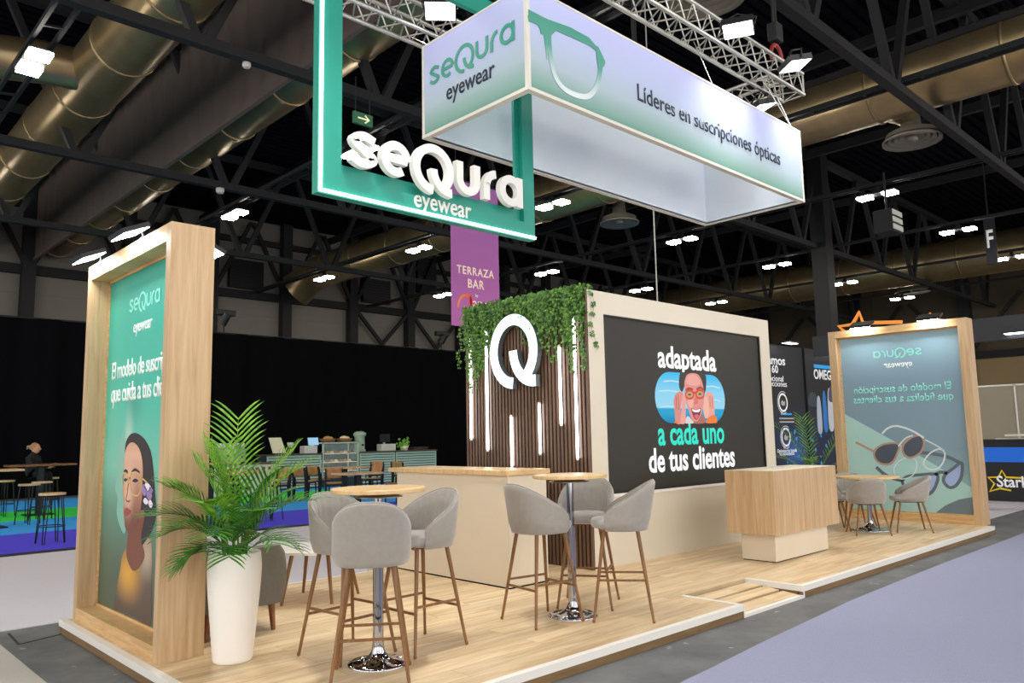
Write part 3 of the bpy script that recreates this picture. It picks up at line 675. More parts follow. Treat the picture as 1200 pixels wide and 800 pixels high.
# light tubes on the slats
SL = plane((WX-.022,0,0), -YA)
tubes = [(553,395,515,'leftmost light tube on the walnut slats'),(572,385,528,'light tube on the slats just left of the glowing Q'),(601,487,547,'short low light tube below the left side of the glowing Q'),
 (634,472,532,'short low light tube below the right side of the glowing Q'),(658,405,498,'light tube on the slats just right of the glowing Q'),(676,367,538,'long light tube nearest the cream wall corner')]
for (u, v0, v1, lab) in tubes:
    x = SL.px(u, (v0+v1)/2)[0]; z1 = SL.px(u, v0)[1]; z0 = SL.px(u, v1)[1]
    t = thing('light_tube', lab, 'light tube', SL(x, z0, .02), 0, 'light tubes on the walnut slats')
    MB().tube([SL(x,z0+.015,.02), SL(x,z1-.015,.02)], .015, 12).build('glowing_tube', M['tubeglow'], t)
    MB().tube([SL(x,z0-.01,.02), SL(x,z0+.015,.02)], .017, 12).tube([SL(x,z1-.015,.02), SL(x,z1+.01,.02)], .017, 12).build('end_cap', M['white'], t)
    MB().box(SL(x-.008,z0,.0), SL(x+.008,z1,.006)).build('mount_strip', M['black'], t)
# glowing Q
qx, qz = SL.px(611, 414); qt = thing('illuminated_letter', 'large glowing white letter Q mounted on the walnut slats', 'sign', SL(qx, qz, .0))
qp = q_paths(qx-.035, qz+.02, .335)
M['qglow'] = mat('letter_face_glow', 'dff6f6', .4, emit=.95, ecol='dcfaff'); M['qside'] = mat('letter_return', '5d6466', .5)
qb = MB(); [qb.ribbon(SL, [(x, (z-qz)*1.12+qz) for x, z in p], .135, .03+.001*i, .10+.0005*i) for i, p in enumerate(qp)]; qb.build('letter_return', M['qside'], qt)
qf = MB(); [qf.ribbon(SL, [(x, (z-qz)*1.12+qz) for x, z in p], .13, .10, .106+.001*i) for i, p in enumerate(qp)]; qf.build('letter_face', M['qglow'], qt)
qs = MB()
for (x, z) in ((-.3,0),(.25,.1),(0,.33)): qs.tube([SL(qx+x,qz+z,0), SL(qx+x,qz+z,.035)], .012, 8)
qs.build('stand_off', M['steel'], qt)
# ---------------------------------------------------------------- ivy
def leaf_mat(name, c1, c2):
    m, N, L, b = new_mat(name)
    tc = N.new('ShaderNodeTexCoord'); nz = N.new('ShaderNodeTexNoise'); nz.inputs['Scale'].default_value = 14; L.new(tc.outputs['Object'], nz.inputs[0])
    r = ramp(N, [(.35, c1), (.65, c2)]); L.new(nz.outputs['Fac'], r.inputs[0]); L.new(r.outputs[0], b.inputs['Base Color'])
    b.inputs['Roughness'].default_value = .4
    return m
M['ivy'] = leaf_mat('ivy_leaf', '24561a', '6d9c3c'); M['stem'] = mat('green_stem', '5c7a34', .6)
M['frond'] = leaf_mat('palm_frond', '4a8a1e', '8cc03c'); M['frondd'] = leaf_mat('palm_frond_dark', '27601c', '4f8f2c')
def ivy_leaf(mb, p, s, n):
    """five-pointed ivy leaf at p, facing n"""
    t = Vector((random.uniform(-.5,.5), random.uniform(-.5,.5), -1)).normalized()
    x = t.cross(n).normalized(); nn = x.cross(t); fold = .25
    sh = [(0,-.1,0),(.42,.05,1),(.55,.42,1),(.25,.55,.4),(0,1.0,0),(-.25,.55,.4),(-.55,.42,1),(-.42,.05,1)]
    V = [p+x*(a*s)+t*(b*s)+nn*(-c*fold*s*abs(a)) for a, b, c in sh]+[p+t*(.35*s)+nn*.05*s]
    mb.add(V, [(i, (i+1) % 8, 8) for i in range(8)])
iv = thing('hanging_ivy', 'green ivy spilling over the top of the walnut slats above the glowing Q', 'ivy', SL(SL.px(610,355)[0], WZ, .03))
lf_ = MB(); stm = MB()
Y0, Y1 = WY+.01, WYB-.03
def drop(y):
    f = (y-Y0)/(Y1-Y0)    # 0 at the wall corner (right), 1 far left
    pts = [(0,.75),(.08,.8),(.2,.72),(.27,.62),(.33,.45),(.42,.5),(.5,.34),(.55,.12),(.62,.22),(.7,.5),(.8,.55),(.88,.7),(.93,.95),(1,.65)]
    for (a, b), (c, d) in zip(pts, pts[1:]):
        if a <= f <= c: return b+(d-b)*(f-a)/(c-a)
    return .4
for k in range(230):
    y = random.uniform(Y0, Y1); L_ = drop(y)*random.choice((.35,.45,.55,.7,.85,1.15)); x = WX-.03-random.uniform(.0, .09)
    z = WZ+.05; st_ = [Vector((x+.06, y, WZ+.01))]; zz = WZ+random.uniform(.0,.05); yy_ = y
    while zz > WZ-L_:
        st_.append(Vector((x, yy_, zz))); 
        for q in range(2):
            ivy_leaf(lf_, Vector((x+random.uniform(-.03,.02), yy_+random.uniform(-.035,.035), zz)), random.uniform(.026,.046), Vector((-1, random.uniform(-.6,.6), random.uniform(0,.7))).normalized())
        zz -= random.uniform(.03,.055); yy_ += random.uniform(-.012,.012); x += random.uniform(-.006,.006)
    if len(st_) > 2: stm.tube(st_, .0018, 4, cap=False)
for k in range(500):
    ivy_leaf(lf_, Vector((WX+random.uniform(-.12,.12), random.uniform(Y0,Y1), WZ+random.uniform(0,.07))), random.uniform(.028,.048), Vector((-1, random.uniform(-.6,.6), random.uniform(.3,1.2))).normalized())
tag(lf_.build('ivy_leaves', M['ivy'], iv), kind='stuff'); stm.build('vine_stems', M['stem'], iv)
sv = thing('ivy_strand', 'single thin ivy strand hanging down the corner of the cream wall', 'ivy', (WX+.06, WY, WZ))
a = MB(); b = MB(); pts = []
for k in range(24):
    p = Vector((WX+.05+.04*math.sin(k*.35)+.002*k, WY-.014, WZ-.02-.028*k)); pts.append(p)
    if k % 4 < 2:
        for q in (-1, 1): ivy_leaf(a, p+Vector((q*.022,-.004,random.uniform(-.01,.01))), .042, Vector((q*.2,-1,.3)).normalized())
a.build('ivy_leaves', M['ivy'], sv); b.tube(pts, .002, 4).build('vine_stem', M['stem'], sv)
# ---------------------------------------------------------------- counter
KX, KX1, KY, KY1, KZ = 3.2574, 3.80, 1.924, 3.74, 1.1967
kt = thing('reception_counter', 'cream reception counter with a wooden worktop in front of the walnut slats', 'counter', ((KX+KX1)/2, (KY+KY1)/2, HS))
MB().box((KX+.02,KY+.02,HS),(KX1,KY1,KZ-.045)).build('body', M['cream2'], kt)
MB().box((KX+.0195,KY+.0195,HS),(KX+.024,KY+.024,KZ-.045)).build('corner_joint', M['palegrey'], kt)
MB().box((KX+.016,KY+.016,HS),(KX1,KY1+.003,HS+.012)).build('kick_strip', M['felt'], kt)
MB().box((KX-.02,KY-.02,KZ-.045),(KX1+.02,KY1+.12,KZ)).build('worktop', M['top'], kt, .003)
# ---------------------------------------------------------------- podium
pt_ = thing('display_podium', 'square oak display podium on a smaller cream plinth beside the screen', 'podium', (6.79, 1.0, HS))
MB().box((6.024,.7085,.4093),(7.5557,1.295,1.0926)).build('body', M['oak'], pt_, .002)
MB().box((6.03,.715,1.0926),(7.55,1.29,1.0945)).build('top_sheet', M['cream'], pt_)
MB().box((6.161,.8,HS+.01),(7.419,1.203,.4093)).build('plinth', M['cream2'], pt_)
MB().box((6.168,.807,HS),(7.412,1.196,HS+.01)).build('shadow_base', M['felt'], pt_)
# ---------------------------------------------------------------- tables
def round_table(name, label, cat, x, y, H, R, base=.19, group=None):
    t = thing(name, label, cat, (x, y, HS), 0, group)
    MB().disc((x,y,0), R, HS+H-.028, HS+H, 56).build('table_top', M['top'], t)
    MB().lathe([(0,.0),(.16,0),(.16,.006),(.04,.03),(0,.03)][::-1], 24, (x,y,HS+H-.06)).build('top_plate', M['chrome'], t)
    MB().tube([(x,y,HS+.1),(x,y,HS+H*.62)], .034, 24).tube([(x,y,HS+H*.62),(x,y,HS+H-.03)], .03, 24).build('column', M['chrome'], t)
    pr = []
    for k in range(15):
        s = k/14; pr.append((.036+(base-.036)*s**2.2, .125*(1-s)**2.0+.012))
    b = MB()
    n = 48; V = []; F = []
    for r, z in pr+[(base+.006,.008),(base+.006,0)]:
        for k in range(n):
            lobe = 1+.0*k
            V.append((x+r*math.cos(2*PI*k/n), y+r*math.sin(2*PI*k/n), HS+z+.006*math.sin(6*2*PI*k/n)*math.sin(PI*min(1,(r-.036)/(base-.036)))))
    K = len(pr)+2
    for i in range(K-1):
        for k in range(n): F.append((i*n+k, i*n+(k+1) % n, (i+1)*n+(k+1) % n, (i+1)*n+k))
    b.add(V, F, True); b.build('trumpet_base', M['chrome'], t)
    return t
T1 = (1.075, .829); T2 = (2.8796, .7908)
round_table('bar_table', 'round wooden bar table on a chrome trumpet base, nearest the tall white planter', 'bar table', *T1, 1.10, .305, .185)
round_table('bar_table', 'round wooden bar table on a chrome trumpet base, in front of the counter end', 'bar table', *T2, 1.10, .30, .19)
round_table('dining_table', 'low round wooden table on a chrome base before the right oak frame', 'table', 9.6, 1.18, .75, .42, .26)
# ---------------------------------------------------------------- velvet bar stools and chairs
def velvet_seat(root, zs, hb, sc=1.0, shell_low=.085):
    """seat cushion with top at zs, shell back rising hb above it; the front looks along +x"""
    A = .225*sc; B_ = .225*sc
    # cushion
    pr = [(0,-.075),(.80,-.075),(.95,-.062),(1.0,-.035),(.99,-.012),(.93,.0),(.6,.010),(0,.012)]
    P = []
    for r, z in pr:
        row = []
        for k in range(40):
            t = 2*PI*k/40; c, s_ = math.cos(t), math.sin(t); e = .78
            row.append(Vector((.02+(.215*sc if c > 0 else .20*sc)*r*math.copysign(abs(c)**e, c), .212*sc*r*math.copysign(abs(s_)**e, s_), zs+z)))
        P.append(row)
    MB().grid(P, True, True).build('seat', M['greyseat'], root)
    # shell: theta 0 at the back
    n = 64; TH = 118
    def prof(th, side):
        f = abs(th)/TH
        top = zs+.03+(hb-.03)*max(0, math.cos(f*PI/2))**1.0
        return top
    outer = []; inner = []; rib = []
    cols_o = []; cols_i = []
    for i in range(n+1):
        th = -TH+2*TH*i/n; a = math.radians(th); top = prof(th, 0)
        f = abs(th)/TH
        co = []; ci = []
        bot = zs-shell_low
        for j in range(13):
            v = j/12; z = bot+(top-bot)*v
            lean = .05*max(0, (z-zs))/hb*sc
            rin = 1-.0
            rb = .9+.1*min(1, v*4)                      # rounded lower edge
            ex = .84
            cx = math.copysign(abs(math.cos(a))**ex, math.cos(a)); sy = math.copysign(abs(math.sin(a))**ex, math.sin(a))
            th_o = 1.0; ro = Vector((-(B_+.012)*cx*rb-lean*max(0,cx), (A+.012)*sy*rb, z))
            th_k = (.042 if v < .9 else .030)*(1-.35*f)
            g = 1.0
            ribm = .006*abs(math.sin(PI*th/13.0))
            ri = Vector((-(B_+.012-th_k+ribm*-1)*cx*rb-lean*max(0,cx), (A+.012-th_k+ribm*-1)*sy*rb, z))
            co.append(ro); ci.append(ri)
        # rounded lip
        lip = (co[-1]+ci[-1])/2+Z*.014
        cols_o.append(co); cols_i.append(ci); rib.append(lip)
    rows = []
    for i in range(n+1):
        rows.append(cols_o[i]+[(cols_o[i][-1]*.8+cols_i[i][-1]*.2)+Z*.009, rib[i], (cols_o[i][-1]*.2+cols_i[i][-1]*.8)+Z*.009]+cols_i[i][::-1])
    b = MB(); b.grid(rows, True, True)
    for q in (rows[0], rows[-1]): b.add(q, [tuple(range(len(q)))])
    b.build('backrest', M['grey'], root)
    s2 = MB(); top_line = [r+Z*.001 for r in rib]
    s2.tube(top_line, .006, 6).build('piping', M['grey'], [c for c in kids(root) if c.name.startswith('backrest')][0])
def velvet_chair(name, stool):
    r = thing(name, 'x', 'bar stool' if stool else 'chair', (0,0,0))
    if stool:
        zs = .755; velvet_seat(r, zs, .278); zt = zs-.078; ft = .13; fb = .225; rt, rb_ = .0155, .0095; mm = M['leg']
    else:
        zs = .485; velvet_seat(r, zs, .255, 1.04, .07); zt = zs-.078; ft = .14; fb = .225; rt, rb_ = .016, .010; mm = M['leg']
    MB().box((-.16,-.15,zt-.006),(.17,.15,zt+.012)).build('under_frame', M['leg'] if stool else M['felt'], r)
    def foot(sx, sy, z):
        k = (zt-z)/zt; return Vector((sx*(ft+(fb-ft)*k), sy*(ft+(fb-ft)*k), z))
    for sx, sy in ((1,1),(1,-1),(-1,1),(-1,-1)):
        q = MB().tube([foot(sx,sy,zt), foot(sx,sy,.0)], [rt, rb_], 12).build('leg', mm, r)
        MB().tube([foot(sx,sy,.004)+Z*.0, foot(sx,sy,.0)+Z*.02], rb_+.0015, 10).build('foot_cap', M['walnut'], q)
    if stool:
        for (a, b) in (((1,1),(1,-1)),((1,-1),(-1,-1)),((-1,-1),(-1,1)),((-1,1),(1,1))):
            MB().beam(foot(*a,.265 if a[0] == b[0] else .305), foot(*b,.265 if a[0] == b[0] else .305), .012, .016).build('footrest', mm, r)
    return r
stool0 = velvet_chair('bar_stool', True)
stools = [((.875,.60), 54, 'grey velvet bar stool nearest the viewer, its plain back to the viewer'),
 ((1.06,1.17), -84, 'grey velvet bar stool on the far left of the near table, ribbed backrest inside showing'),
 ((1.51,.965), 182, 'grey velvet bar stool on the right of the near table, before the counter'),
 ((2.60,.86), -9, 'grey velvet bar stool turned from the counter front, left of the second table'),
 ((3.27,.965), 212, 'grey velvet bar stool facing the viewer behind the second table pole'),
 ((3.115,.475), 129, 'grey velvet bar stool seen side on, right of the second table by the screen')]
for i, ((x, y), a, lab) in enumerate(stools):
    o = stool0 if i == 0 else copy_tree(stool0)
    o.location = (x, y, HS+.001); o.rotation_euler = (0, 0, math.radians(a)); o['label'] = lab; o['group'] = 'grey velvet bar stools'
chair0 = velvet_chair('dining_chair', False)
chairs = [((9.13,1.02), 40, 'low grey velvet chair with its back to the viewer at the low table'),
 ((9.78,.70), 122, 'low grey velvet chair seen side on, right of the low table'),
 ((9.30,1.62), -55, 'low grey velvet chair left of the low table, half hidden by the oak podium'),
 ((10.08,1.60), 222, 'low grey velvet chair behind the low table against the glasses poster')]
for i, ((x, y), a, lab) in enumerate(chairs):
    o = chair0 if i == 0 else copy_tree(chair0)
    o.location = (x, y, HS+.001); o.rotation_euler = (0, 0, math.radians(a)); o['label'] = lab; o['group'] = 'low grey velvet chairs'
# ---------------------------------------------------------------- lounge chair and coffee table
ac = thing('lounge_chair', 'dark grey lounge chair with wooden legs behind the tall white planter', 'lounge chair', (.80, 2.42, HS), 0)
X0, X1, Yb = .47, 1.10, 2.13
rows = []
for j in range(9):
    v = j/8; z = HS+.20+.43*v; bulge = .028*math.sin(PI*min(1, v*1.15)); dy = -.04*v
    row = []
    for k in range(24):
        t = 2*PI*k/24; c, s_ = math.cos(t), math.sin(t); e = .35
        row.append(Vector(((X0+X1)/2+((X1-X0)/2+bulge-.04*(v > .99))*math.copysign(abs(c)**e, c), Yb+.06+dy+(.065)*math.copysign(abs(s_)**.6, s_), z)))
    rows.append(row)
g = MB().grid(rows, True, True); g.add(rows[0], [tuple(range(24))[::-1]]); g.add(rows[-1], [tuple(range(24))]); g.build('backrest', M['sofa'], ac)
MB().box((X0+.03,Yb+.1,HS+.22),(X1-.03,2.78,HS+.38)).build('seat', M['sofa'], ac, .04)
for x in (X0, X1-.08): MB().box((x,Yb+.1,HS+.2),(x+.08,2.76,HS+.52)).build('armrest', M['sofa'], ac, .03)
for x, y in ((X0+.07,Yb+.05),(X1-.08,Yb+.05),(X0+.07,2.7),(X1-.08,2.7)):
    MB().tube([(x,y,HS+.21),(x+(.02 if x > .8 else -.02),y,HS)], [.03,.018], 4).build('leg', M['walnut'], ac)
ct = thing('coffee_table', 'round white coffee table with wooden legs behind the near stools', 'coffee table', (1.86, 2.98, HS))
MB().disc((1.86,2.98,0), .40, HS+.43, HS+.455, 48).build('table_top', M['white'], ct)
for x, y in ((1.48,2.91),(1.90,3.30),(2.22,2.86),(1.82,2.65)):
    c = Vector((1.86,2.98,0)); d = Vector((x,y,0))-c
    MB().tube([c+d*.72+Z*(HS+.43), c+d+Z*HS], [.019,.013], 10).build('leg', M['leg'], ct)
# ---------------------------------------------------------------- palms
def frond(mb, base, az, elev, length, droop, n=24, w=.34, lw=.0155):
    d = Vector((math.cos(az)*math.cos(elev), math.sin(az)*math.cos(elev), math.sin(elev)))
    pts = [Vector(base)]; ds = []
    for i in range(18):
        ds.append(d.copy()); pts.append(pts[-1]+d*(length/18)); d = (d+Vector((0,0,-droop*(.2+i/18)/9))).normalized()
    ds.append(d)
    mb.tube(pts, [.006*(1-.8*i/18) for i in range(19)], 5)
    for i in range(n):
        f = .3+.7*i/(n-1); q = f*18; k = min(int(q), 17); p = pts[k].lerp(pts[k+1], q-k); t = ds[k]
        side = t.cross(Z)
        if side.length < .05: side = Vector((math.sin(az), -math.cos(az), 0))
        side.normalize(); up = side.cross(t)
        L_ = w*(.45+.55*math.sin(PI*min(1, .18+.8*(1-(f-.3)/.7))))*random.uniform(.88,1.08)
        for s in (-1, 1):
            dr = (side*s*.75+t*.75+up*.22).normalized(); a = p; V = []; K = 5
            ww = lw*random.uniform(.85,1.1)
            for j in range(K+1):
                u = j/K; nrm = dr.cross(up).normalized(); hw = ww*(.35+.65*math.sin(PI*min(1, u*.9+.12)))*(1 if j < K else .08)
                V += [a-nrm*hw*.5-up*.002, a+up*.0025*(1-u), a+nrm*hw*.5-up*.002]
                a = a+dr*(L_/K); dr = (dr+Vector((0,0,-.30*u*random.uniform(.7,1.2)))).normalized()
            F = []
            for j in range(K): F += [(3*j,3*j+1,3*j+4,3*j+3),(3*j+1,3*j+2,3*j+5,3*j+4)]
            mb.add(V, F, True)
def palm(t, x, y, z, specs):
    for i, (az, el, ln, dp, w, nn, mm) in enumerate(specs):
        b = MB(); frond(b, (x+.05*math.cos(az+1)*random.random(), y+.05*math.sin(az+1)*random.random(), z), math.radians(az), math.radians(el), ln, dp, nn, w)
        b.build('frond', M[mm], t)
PXY = (.465, 1.60)
pp = thing('planter', 'tall white tapered planter at the left front of the stand', 'planter', (*PXY, HS))
prof = [(0,0),(.118,0),(.125,.01),(.135,.12),(.152,.3),(.166,.46),(.172,.58),(.168,.66),(.163,.69),(.150,.69),(.150,.63),(0,.63)]
sp_ = smooth2(prof[2:9], 5, False); MB().lathe(prof[:2]+sp_+prof[9:11], 48, (*PXY,HS)).build('pot', M['white'], pp)
M['soil'] = mat('dark_soil', '2c241c', .95, noise=.4, nscale=60, bump=.5)
MB().lathe([(.151,.645),(0,.66)], 32, (*PXY,HS)).build('soil', M['soil'], pp)
pm = thing('potted_palm', 'leafy green palm growing in the tall white planter', 'palm', (*PXY, HS+.66))
V0 = -44    # heading of the photo's right-hand side
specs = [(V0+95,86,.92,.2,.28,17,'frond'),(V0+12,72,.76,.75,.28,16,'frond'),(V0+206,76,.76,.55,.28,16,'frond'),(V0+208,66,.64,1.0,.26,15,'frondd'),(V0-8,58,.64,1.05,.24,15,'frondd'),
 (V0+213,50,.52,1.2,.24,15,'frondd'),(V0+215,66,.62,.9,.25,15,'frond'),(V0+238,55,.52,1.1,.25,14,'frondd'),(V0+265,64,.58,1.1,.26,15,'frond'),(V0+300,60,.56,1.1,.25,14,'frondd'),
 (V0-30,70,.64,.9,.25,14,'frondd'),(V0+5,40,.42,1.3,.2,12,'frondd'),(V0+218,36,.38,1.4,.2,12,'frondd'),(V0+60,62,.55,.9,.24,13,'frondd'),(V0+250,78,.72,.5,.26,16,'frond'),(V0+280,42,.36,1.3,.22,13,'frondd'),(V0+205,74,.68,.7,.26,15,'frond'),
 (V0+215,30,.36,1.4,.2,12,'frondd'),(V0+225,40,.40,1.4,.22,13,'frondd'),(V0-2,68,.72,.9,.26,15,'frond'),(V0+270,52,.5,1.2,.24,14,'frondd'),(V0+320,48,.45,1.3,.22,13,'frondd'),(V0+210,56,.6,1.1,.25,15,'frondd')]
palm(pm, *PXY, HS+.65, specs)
sm_ = MB()
for k in range(12):
    a = k*2.4; sm_.tube([(PXY[0]+.07*math.cos(a),PXY[1]+.07*math.sin(a),HS+.65),(PXY[0]+.10*math.cos(a),PXY[1]+.10*math.sin(a),HS+.95)], [.006,.004], 6)
sm_.build('stems', M['stem'], pm)
P2 = (11.3, 2.75)
pp2 = thing('planter', 'white planter of the far palm behind the oak podium', 'planter', (*P2, .008))
MB().lathe([(0,0),(.14,0),(.15,.02),(.2,.55),(.19,.7),(.17,.7),(.17,.63)], 32, (*P2,.008)).build('pot', M['white'], pp2)
MB().lathe([(.172,.64),(0,.65)], 24, (*P2,.008)).build('soil', M['soil'], pp2)
pm2 = thing('potted_palm', 'green palm far behind the oak podium, before the black booth', 'palm', (*P2, .65))
palm(pm2, *P2, .65, [(V0+185,66,1.2,.8,.3,14,'frond'),(V0+165,50,.9,1.0,.28,13,'frond'),(V0+10,64,1.05,.7,.28,13,'frond'),(V0+240,50,.8,.9,.28,12,'frond'),(V0+225,40,.7,1.,.26,12,'frondd'),(V0-10,45,.8,.9,.26,12,'frondd'),(V0+90,75,1.15,.5,.28,14,'frond'),(V0+22,36,.65,1.,.25,12,'frond')])

# ================================================================== HANGING SIGNS
BX, BX1, BY, BY1, BZ0, BZ1 = 2.4925, 7.3425, .772, 2.1993, 4.3418, 5.2476
hb = thing('hanging_banner_box', 'large white hanging four-sided banner box with a green fade and glasses outline', 'hanging sign', ((BX+BX1)/2, (BY+BY1)/2, BZ0))
def fabric(name, stops, emit):
    m = gradient(name, stops, BZ0-hb.location.z, BZ1-hb.location.z, .8, (), emit)
    return m
M['fabout'] = fabric('printed_banner_fabric', [(0,'5b8a7c'),(.1,'7a9f95'),(.32,'a3b4be'),(.6,'adb8d6'),(1,'b6bae6')], .14)  # faint emission stands in for floodlight passing through the cloth
M['fabin'] = mat('white_banner_lining', 'e4edf6', .8, emit=.03, ecol='dce9ff')  # slight glow painted in for floodlight falling on the inner faces
T_ = .03
def skinpanel(a, b, m, n): return MB().box(a, b).build(n, m, hb)
skinpanel((BX,BY+.03,BZ0+.03), (BX+.008,BY1-.03,BZ1), M['fabout'], 'fabric_panel'); skinpanel((BX+.03,BY,BZ0+.03), (BX1-.03,BY+.008,BZ1), M['fabout'], 'fabric_panel')
skinpanel((BX1-.008,BY+.03,BZ0+.03), (BX1,BY1-.03,BZ1), M['fabout'], 'fabric_panel'); skinpanel((BX+.03,BY1-.008,BZ0+.03), (BX1-.03,BY1,BZ1), M['fabout'], 'fabric_panel')
for (a, b) in (((BX+.05,BY+.05,BZ0+.01),(BX+.055,BY1-.05,BZ1)),((BX+.05,BY+.05,BZ0+.01),(BX1-.05,BY+.055,BZ1)),((BX1-.055,BY+.05,BZ0+.01),(BX1-.05,BY1-.05,BZ1)),((BX+.05,BY1-.055,BZ0+.01),(BX1-.05,BY1-.05,BZ1))):
    skinpanel(a, b, M['fabin'], 'inner_lining')
fr = MB()
for z0, z1 in ((BZ0,BZ0+.03),(BZ1-.0,BZ1+.02)):
    fr.box((BX-.004,BY-.004,z0),(BX1+.004,BY+.055,z1)).box((BX-.004,BY1-.055,z0),(BX1+.004,BY1+.004,z1)).box((BX-.004,BY+.055,z0),(BX+.055,BY1-.055,z1)).box((BX1-.055,BY+.055,z0),(BX1+.004,BY1-.055,z1))
for x, y in ((BX,BY),(BX1-.03,BY),(BX,BY1-.03),(BX1-.03,BY1-.03)): fr.box((x-.003,y-.003,BZ0+.03),(x+.033,y+.033,BZ1))
M['profile'] = mat('banner_profile_white', 'dcd9d0', .4); fr.build('frame_profile', M['profile'], hb)
BL = plane((BX-.004,0,0), -YA); BF = plane((0,BY-.004,0), XA)
lg = MB(); logo(lg, BL, -2.09, 4.82, 1.18, .19, 0, .003); lg.build('logo_lettering', M['tealink'], hb)
text('eyewear', 'lettering', M['ink'], hb, BL, -1.83, 4.60, .66, 1.15, .008, .003)
text('Líderes en suscripciones ópticas', 'lettering', M['ink'], hb, BF, 3.97, 4.685, 2.79, 1.1, .006, .003, spacing=1.0)
gm = gradient('printed_glasses_outline', [(0,'dfe9ec'),(.35,'a8c6c4'),(.6,'4f9c8c'),(1,'3f9480')], 4.45-hb.location.z, 5.05-hb.location.z, .6)
def bpx(pts): return [BF.px(u, v) for u, v in pts]
gl = MB()
gl.ribbon(BF, smooth2(bpx([(644,37),(652,32),(672,40),(690,50),(701,60),(704,72),(702,92),(697,105),(688,113),(674,111),(660,103),(650,88),(645,65)]), 6), .05, 0, .003, True)
gl.ribbon(BF, smooth2(bpx([(619,22),(628,24),(634,32),(636,40)]), 6, False), .05, 0, .0032)
gl.prism(BF, bpx([(619,11),(640,22),(668,32),(690,44),(700,56),(692,54),(670,44),(652,36),(645,42),(641,70),(637,40),(632,30),(619,24)]), 0, .0031)
gl.prism(BF, smooth2(bpx([(700,54),(707,68),(709,74),(705,82),(703,92),(701,80),(699,66)]), 4), 0, .0033)
gl.build('glasses_outline', gm, hb)
# teal frame sign with the big letters
TY = 1.62
a_ = at(371.7,226.7,1,TY); b_ = at(627.1,280.3,1,TY)
FX0, FX1, FZ0 = a_.x, b_.x, (a_.z+b_.z)/2
IX0 = at(400.6,150,1,TY).x; IX1 = at(613,200,1,TY).x; IZ0 = at(500,232,1,TY).z; IZ1 = at(543,6,1,TY).z; FZ1 = IZ1+.17
tf = thing('hanging_frame_sign', 'square teal hanging frame with white raised letters and a bright light edge', 'hanging sign', ((FX0+FX1)/2, TY, FZ0))
fr = MB()
fr.box((FX0,TY,FZ0),(FX1,TY+.05,IZ0)).box((FX0,TY,IZ1),(FX1,TY+.05,FZ1)).box((FX0,TY,IZ0),(IX0,TY+.05,IZ1)).box((IX1,TY,IZ0),(FX1,TY+.05,IZ1))
fr.build('front_frame', M['teal'], tf)
bk = MB(); g_ = TY+.05; h_ = TY+.08
bk.box((FX0,g_,FZ0),(FX1,h_,IZ0+.12)).box((FX0,g_,IZ1+.03),(FX1,h_,FZ1)).box((FX0,g_,IZ0+.12),(IX0-.02,h_,IZ1+.03)).box((IX1-.06,g_,IZ0+.12),(FX1,h_,IZ1+.03))
bk.build('rear_frame', M['teal'], tf)
ne = MB(); e = .014
ne.box((FX0+.012,TY-.016,FZ0+.012),(FX1,TY,FZ0+.012+e*1.5)).box((FX0+.012,TY-.016,FZ0+.012+e*1.5),(FX0+.012+e*1.5,TY,FZ1))
ne.build('light_strip', M['neon'], tf)
FP = plane((0,TY,0), XA)
LX0, LY0 = FP.px(403, 195); LX1 = FP.px(607, 240)[0]; lk = (LX1-LX0)/6.4
for letter in logo_paths(.25):
    lb = MB()
    for i, p in enumerate(letter): lb.ribbon(FP, [(LX0+x*lk, LY0+y*lk) for x, y in p], .25*lk, .02+.0005*i, .075+.001*i)
    lb.build('raised_letter', M['letter'], tf)
ex0, ey0 = FP.px(485, 241); text('eyewear', 'lettering', M['letter'], tf, FP, ex0, ey0, FP.px(552,256)[0]-ex0, 1.15, .012, .008)
wi = MB()
for x in (FX0+.2, FX1-.3): wi.tube([(x,TY+.04,FZ1),(x,TY+.04,6.4)], .006, 5)
wi.build('suspension_wire', M['alu'], tf)
# aluminium lighting truss
def box_truss(t, a, b, s=.29):
    a = Vector(a); b = Vector(b); d = (b-a).normalized(); x = d.cross(Z).normalized(); L_ = (b-a).length
    c = [x*i*s/2+Z*j*s/2 for i, j in ((-1,-1),(1,-1),(1,1),(-1,1))]
    for q in c: MB().tube([a+q, b+q], .025, 12).build('chord', M['alu'], t)
    lt_ = MB(); n = int(L_/.30); 
    for k in range(n):
        p0 = a+d*(L_*k/n); p1 = a+d*(L_*(k+.5)/n); p2 = a+d*(L_*(k+1)/n)
        for i in range(4):
            u, v = c[i], c[(i+1) % 4]
            lt_.tube([p0+u, p1+v], .009, 6).tube([p1+v, p2+u], .009, 6)
    for p in (a, b):
        for i in range(4): lt_.tube([p+c[i], p+c[(i+1) % 4]], .012, 6)
    lt_.build('lattice', M['alu'], t)
TZ = 6.05
tt = thing('lighting_truss', 'aluminium box truss hanging above the white banner box', 'truss', (5, 1.4, TZ))
box_truss(tt, (-.4,1.02,TZ), (7.75,1.02,TZ)); box_truss(tt, (7.6,1.2,TZ), (7.6,3.0,TZ)); box_truss(tt, (-.4,3.02,TZ), (7.75,3.02,TZ))
cb = MB()
for x in (2.9, 5.4, 7.2):
    for y in (BY+.03, BY1-.03): cb.tube([(x,y,BZ1+.02),(x,1.02 if y < 1.5 else 3.02,TZ-.175)], .005, 5)
cb.tube([(7.2,BY+.03,BZ1+.02),(7.0,1.02,TZ-.175)], .006, 5)
tag(cb.build('suspension_cable', M['alu'], hb))
M['redhook'] = mat('red_hoist_hook', '8e2626', .4)
